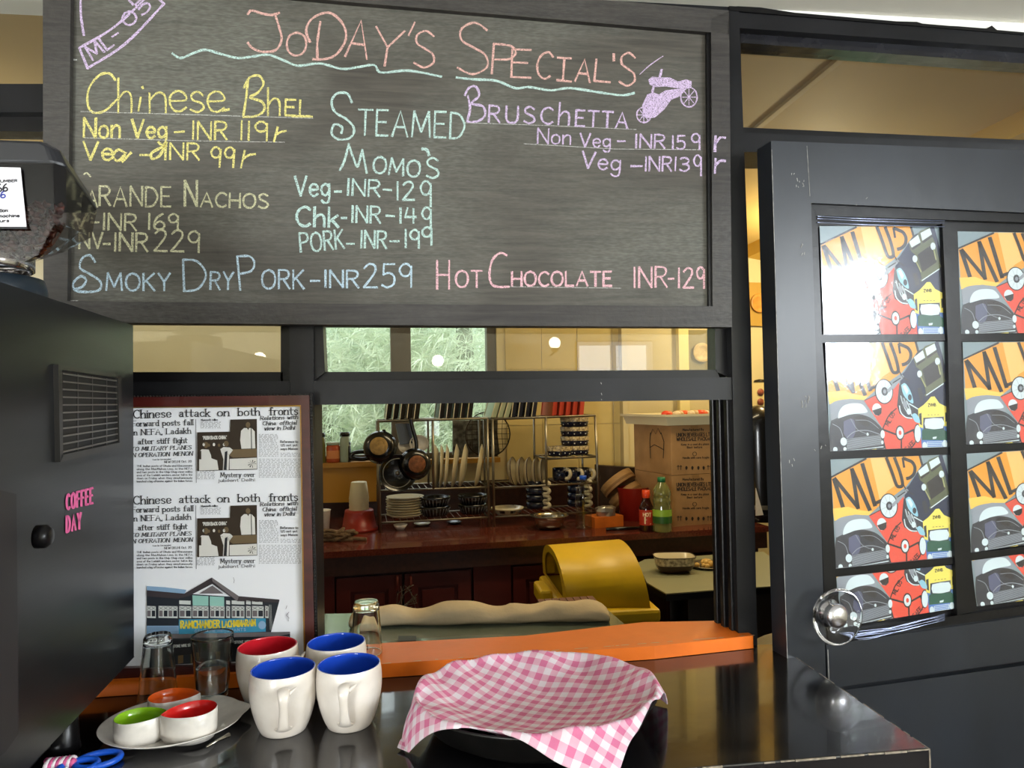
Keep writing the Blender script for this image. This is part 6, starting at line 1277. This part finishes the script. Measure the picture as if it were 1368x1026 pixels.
MB().box((top[1].x+.12, top[2].y+.06, .06), (top[4].x, e2.y-.05, SZ-.03)).build('cupboard', mat('dark_brown_cupboard', '#1c1412', .5), sd)
c = PZ(901, 764, SZ); t = thing('baking_dish', 'oblong baking dish with patterned white band and dark base', 'dish', c)
def oc(sx_, sy_, z, rz=-.12): return [c+Matrix.Rotation(rz, 3, 'Z') @ V((sx_*math.copysign(abs(math.cos(a))**.55, math.cos(a)), sy_*math.copysign(abs(math.sin(a))**.55, math.sin(a)), z)) for a in [2*math.pi*k/40 for k in range(40)]]
MB().loft([oc(.052, .036, 0), oc(.066, .046, .014), oc(.072, .052, .032)], caps=(True, False)).build('base', BR, t); MB().loft([oc(.072, .052, .032), oc(.078, .058, .062), oc(.080, .060, .064)], caps=(False, False)).build('band', mat('scroll_band', '#d6cfbd', .3, col2='#6b6157', vscale=85), t); MB().loft([oc(.080, .060, .064), oc(.075, .055, .062), oc(.066, .046, .02), oc(.05, .03, .008)], caps=(False, True)).build('lining', CREAM, t); MB().tube(oc(.080, .060, .064), .002, 6, closed=True).build('rim', BR, t)
c2 = PZ(946, 757, SZ); tag(MB().lathe([(0, .003), (.055, .003), (.078, .012), (.080, .010), (.06, 0), (0, 0)], c2, 36).build('steel_plate', STEELD, loc=c2), 'round steel plate of food behind the baking dish', 'plate')
fd = MB(); rnd = random.Random(1)
for i in range(16): a_ = rnd.uniform(0, 6.28); r = rnd.uniform(0, .045); fd.ball(c2+V((r*math.cos(a_)-.01, r*math.sin(a_), .010+.01*(1-r/.05))), rnd.uniform(.008, .014), 8, 6, (1, 1, 1))
vv = [];
tag(fd.build('food_heap', mat('yellow_curry', '#d8b060', .5, var=.2, vscale=60)), 'small heap of pale yellow food on the steel plate', 'food', kind='stuff')
# yellow swing-lid bin
yel = mat('yellow_bin_plastic', '#d6b01a', .42, var=.06, vscale=10); FZ = .80
nr_, nl_ = PZ(869, 812, FZ), PZ(742, 812, FZ); ry = .24
tr = PY(832, 723, nr_.y+ry); tl_ = PY(738, 731, nr_.y+ry); bn = thing('dome_bin', 'yellow rubbish bin with domed arch lid behind the towel', 'bin', V(((nr_.x+nl_.x)/2, nr_.y+ry, 0)))
def arch(C, hv, ryv, s=1, n=24): return [C-V((0, 1, 0))*(ryv*s*math.cos(math.pi*k/n))+hv*(s*math.sin(math.pi*k/n)**.85) for k in range(n+1)]
def endC(nr0, topp): C = V((nr0.x, nr0.y+ry, FZ)); return C, topp-C
CR, HR = endC(nr_, tr); CL, HL = endC(nl_, tl_)
HR.x *= .9; HL.x = HR.x; CL.x = tl_.x-HR.x
a_out = arch(CR, HR, ry); b_out = arch(CL, HL, ry); mb = MB()
inr = [q.lerp(CR, .06)-V((.01, 0, 0)) for q in a_out]; inl = [q.lerp(CL, .06) for q in b_out]
def strip(A, B, sm=True): n_ = len(A); mb.add(A+B, [(i, i+1, n_+i+1, n_+i) for i in range(n_-1)], 0, sm)
strip(b_out, a_out); strip(inr, inl); mb.add(a_out, [tuple(range(len(a_out)))], 0, False)
hole = [CL+V((0, 1, 0))*(-.72*ry*math.cos(math.pi*k/24))+HL*(.10+.74*math.sin(math.pi*k/24)**.8) for k in range(25)]
fw = V((-.006, 0, 0)); strip([q+fw for q in hole], [q+fw for q in b_out], False); strip(hole, [q+V((.03, 0, 0)) for q in hole], False)
bo = [q+fw for q in b_out]; ho = [q+fw for q in hole]; mb.add([bo[0], bo[-1], ho[-1], ho[0]], [(0, 1, 2, 3)], 0, False)
strip([q+fw for q in b_out], b_out, False)
mb.build('domed_lid', yel, bn, fix=False)
MB().box((CL.x-.03, nr_.y-.02, FZ-.045), (CR.x+.03, nr_.y+2*ry+.02, FZ)).build('lid_flange', yel, bn, bevel=.012)
MB().loft([[V((CL.x+.02+(.03 if z == 0 else 0), y, z)) for y in ()] or [V((CL.x+.0+s, nr_.y+.01+s, z)), V((CR.x-.0-s, nr_.y+.01+s, z)), V((CR.x-s, nr_.y+2*ry-.01-s, z)), V((CL.x+s, nr_.y+2*ry-.01-s, z))] for z, s in ((0, .05), (FZ-.04, 0))], sm=False).build('bin_body', mat('black_bin_body', '#17150f', .5), bn)
MB().box((CL.x-.075, CL.y-.10, FZ-.035), (CL.x-.028, CL.y+.05, FZ+.02)).build('latch_tab', yel, bn, bevel=.01)
# small wire tangle on cupboard handles
mb = MB(); c = PK(.0)(545, 803); rnd = random.Random(7)
for s in range(6): mb.tube(crom([tuple(c+V((rnd.uniform(-.05, .05), rnd.uniform(-.03, .0), rnd.uniform(-.06, .07)))) for q in range(6)], 4), .0012, 5)
tag(mb.build('wire_tangle', STEELD), 'tangle of thin wire hanging by the cupboard handles', 'wire')
# hatch-side cable and ring by the door gap
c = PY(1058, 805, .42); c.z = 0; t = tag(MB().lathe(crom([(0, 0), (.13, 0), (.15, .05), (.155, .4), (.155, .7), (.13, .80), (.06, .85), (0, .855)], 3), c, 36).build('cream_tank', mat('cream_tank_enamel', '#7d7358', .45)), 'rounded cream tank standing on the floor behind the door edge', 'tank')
# ================================================================ OUTSIDE THE KITCHEN WINDOW
gd = MB().box((-9, 3.3, -.2), (9, 14, -.1)); struct(gd.build('ground_outside', mat('garden_ground', '#5c6b48', .9, var=.3, vscale=2)))
leafm = mat('feathery_needles', '#c3ceb6', .6, col2='#eef2e6', vscale=6); 
_l = leafm.node_tree; _p = _l.nodes['Principled BSDF']; _t = _l.nodes.new('ShaderNodeBsdfTranslucent'); _t.inputs[0].default_value = (*hexc('#e6eed8'), 1); _mx = _l.nodes.new('ShaderNodeMixShader'); _mx.inputs[0].default_value = .35
_l.links.new(_p.outputs[0], _mx.inputs[1]); _l.links.new(_t.outputs[0], _mx.inputs[2]); _l.links.new(_mx.outputs[0], [n for n in _l.nodes if n.type == 'OUTPUT_MATERIAL'][0].inputs[0])
rnd = random.Random(21)
def tree(cx, cy_, rx_, zc_, rz_, nt_, label):
    t = thing('pine_tree', label, 'tree', V((cx, cy_, -.1)), 'feathery trees outside the kitchen window'); MB().tube([V((cx, cy_, -.1)), V((cx+.05, cy_, 1.2)), V((cx-.03, cy_, 3.4))], [.14, .11, .03], 10).build('trunk', mat('tree_bark', '#8a8f7c', .9, var=.3, vscale=20), t)
    mb = MB(); vs = []; fs = []
    for k in range(nt_):
        a = rnd.uniform(0, 6.283); q = rnd.random()**.45; ph = rnd.uniform(-1, 1)
        c = V((cx+rx_*q*math.cos(a)*math.sqrt(1-ph*ph*.8), cy_+rx_*q*math.sin(a)*math.sqrt(1-ph*ph*.8), zc_+rz_*ph)); out = V((math.cos(a), math.sin(a), rnd.uniform(-.2, .9))).normalized()
        for j in range(16):
            d = (out+V((rnd.gauss(0, .8), rnd.gauss(0, .8), rnd.gauss(0, .6)))).normalized(); L = rnd.uniform(.10, .24); w_ = rnd.uniform(.0022, .0045); sd_ = d.cross(V((rnd.random(), rnd.random(), rnd.random()))).normalized()*w_; o = len(vs)
            p0 = c; p1 = c+d*L*.5+V((0, 0, -.01)); p2 = c+d*L+V((0, 0, -L*.28))
            vs += [p0-sd_, p0+sd_, p1-sd_, p1+sd_, p2]; fs += [(o, o+1, o+3, o+2), (o+2, o+3, o+4)]
    mb.add(vs, fs, 0, False); f = mb.build('needles', leafm, t); tag(f, None, kind='stuff')
tree(-.95, 5.0, .95, 1.75, 1.2, 1900, 'pale feathery tree filling the left of the kitchen window'); tree(.35, 5.2, .9, 1.75, 1.2, 1900, 'pale feathery tree filling the middle of the kitchen window'); tree(-2.4, 5.6, 1.0, 1.6, 1.2, 700, 'pale feathery tree beyond the left edge of the kitchen window')
hb = mat('mottled_hedge', '#9aa892', .9, col2='#bcc8b2', vscale=9, bump=1, bscale=18)  # mottled pale grey-green hedge colour
mb = MB(); 
for i in range(26): mb.ball((-4+i*.32, 6.6+.25*math.sin(i*2.1), 1.2+.5*math.sin(i*1.3)), .75, 14, 10, (1, .6, 1.7))
tag(mb.build('hedge', hb), 'dense green hedge behind the feathery trees', 'hedge')
# ================================================================ LAMPS IN THE DINING ROOM (seen only as reflections)
for i, (x, z, y, lab) in enumerate(((.1, 1.80, -4.0, 'lit globe wall lamp on the back wall, middle one'), (-1.2, 1.83, -4.0, 'lit globe wall lamp on the back wall, left one'), (1.0, 1.93, -4.0, 'lit globe wall lamp on the back wall, right one'))):
    t = thing('wall_lamp', lab, 'lamp', (x, y, z-.06)); MB().ball((x, y, z), .045, 20, 12).build('globe', mat('lamp_globe', (1, .95, .85), .4, emit=(1, .93, .8), estr=14), t)
    MB().lathe([(0, 0), (.02, 0), (.03, .02), (.03, .03), (0, .03)], (x, y, z-.07), 20).build('cup', BEAD, t); MB().tube([(x, y, z-.06), (x, y-.1, z-.08), (x, YB+.0, z-.08)], .007, 8).build('bracket', BEAD, t)
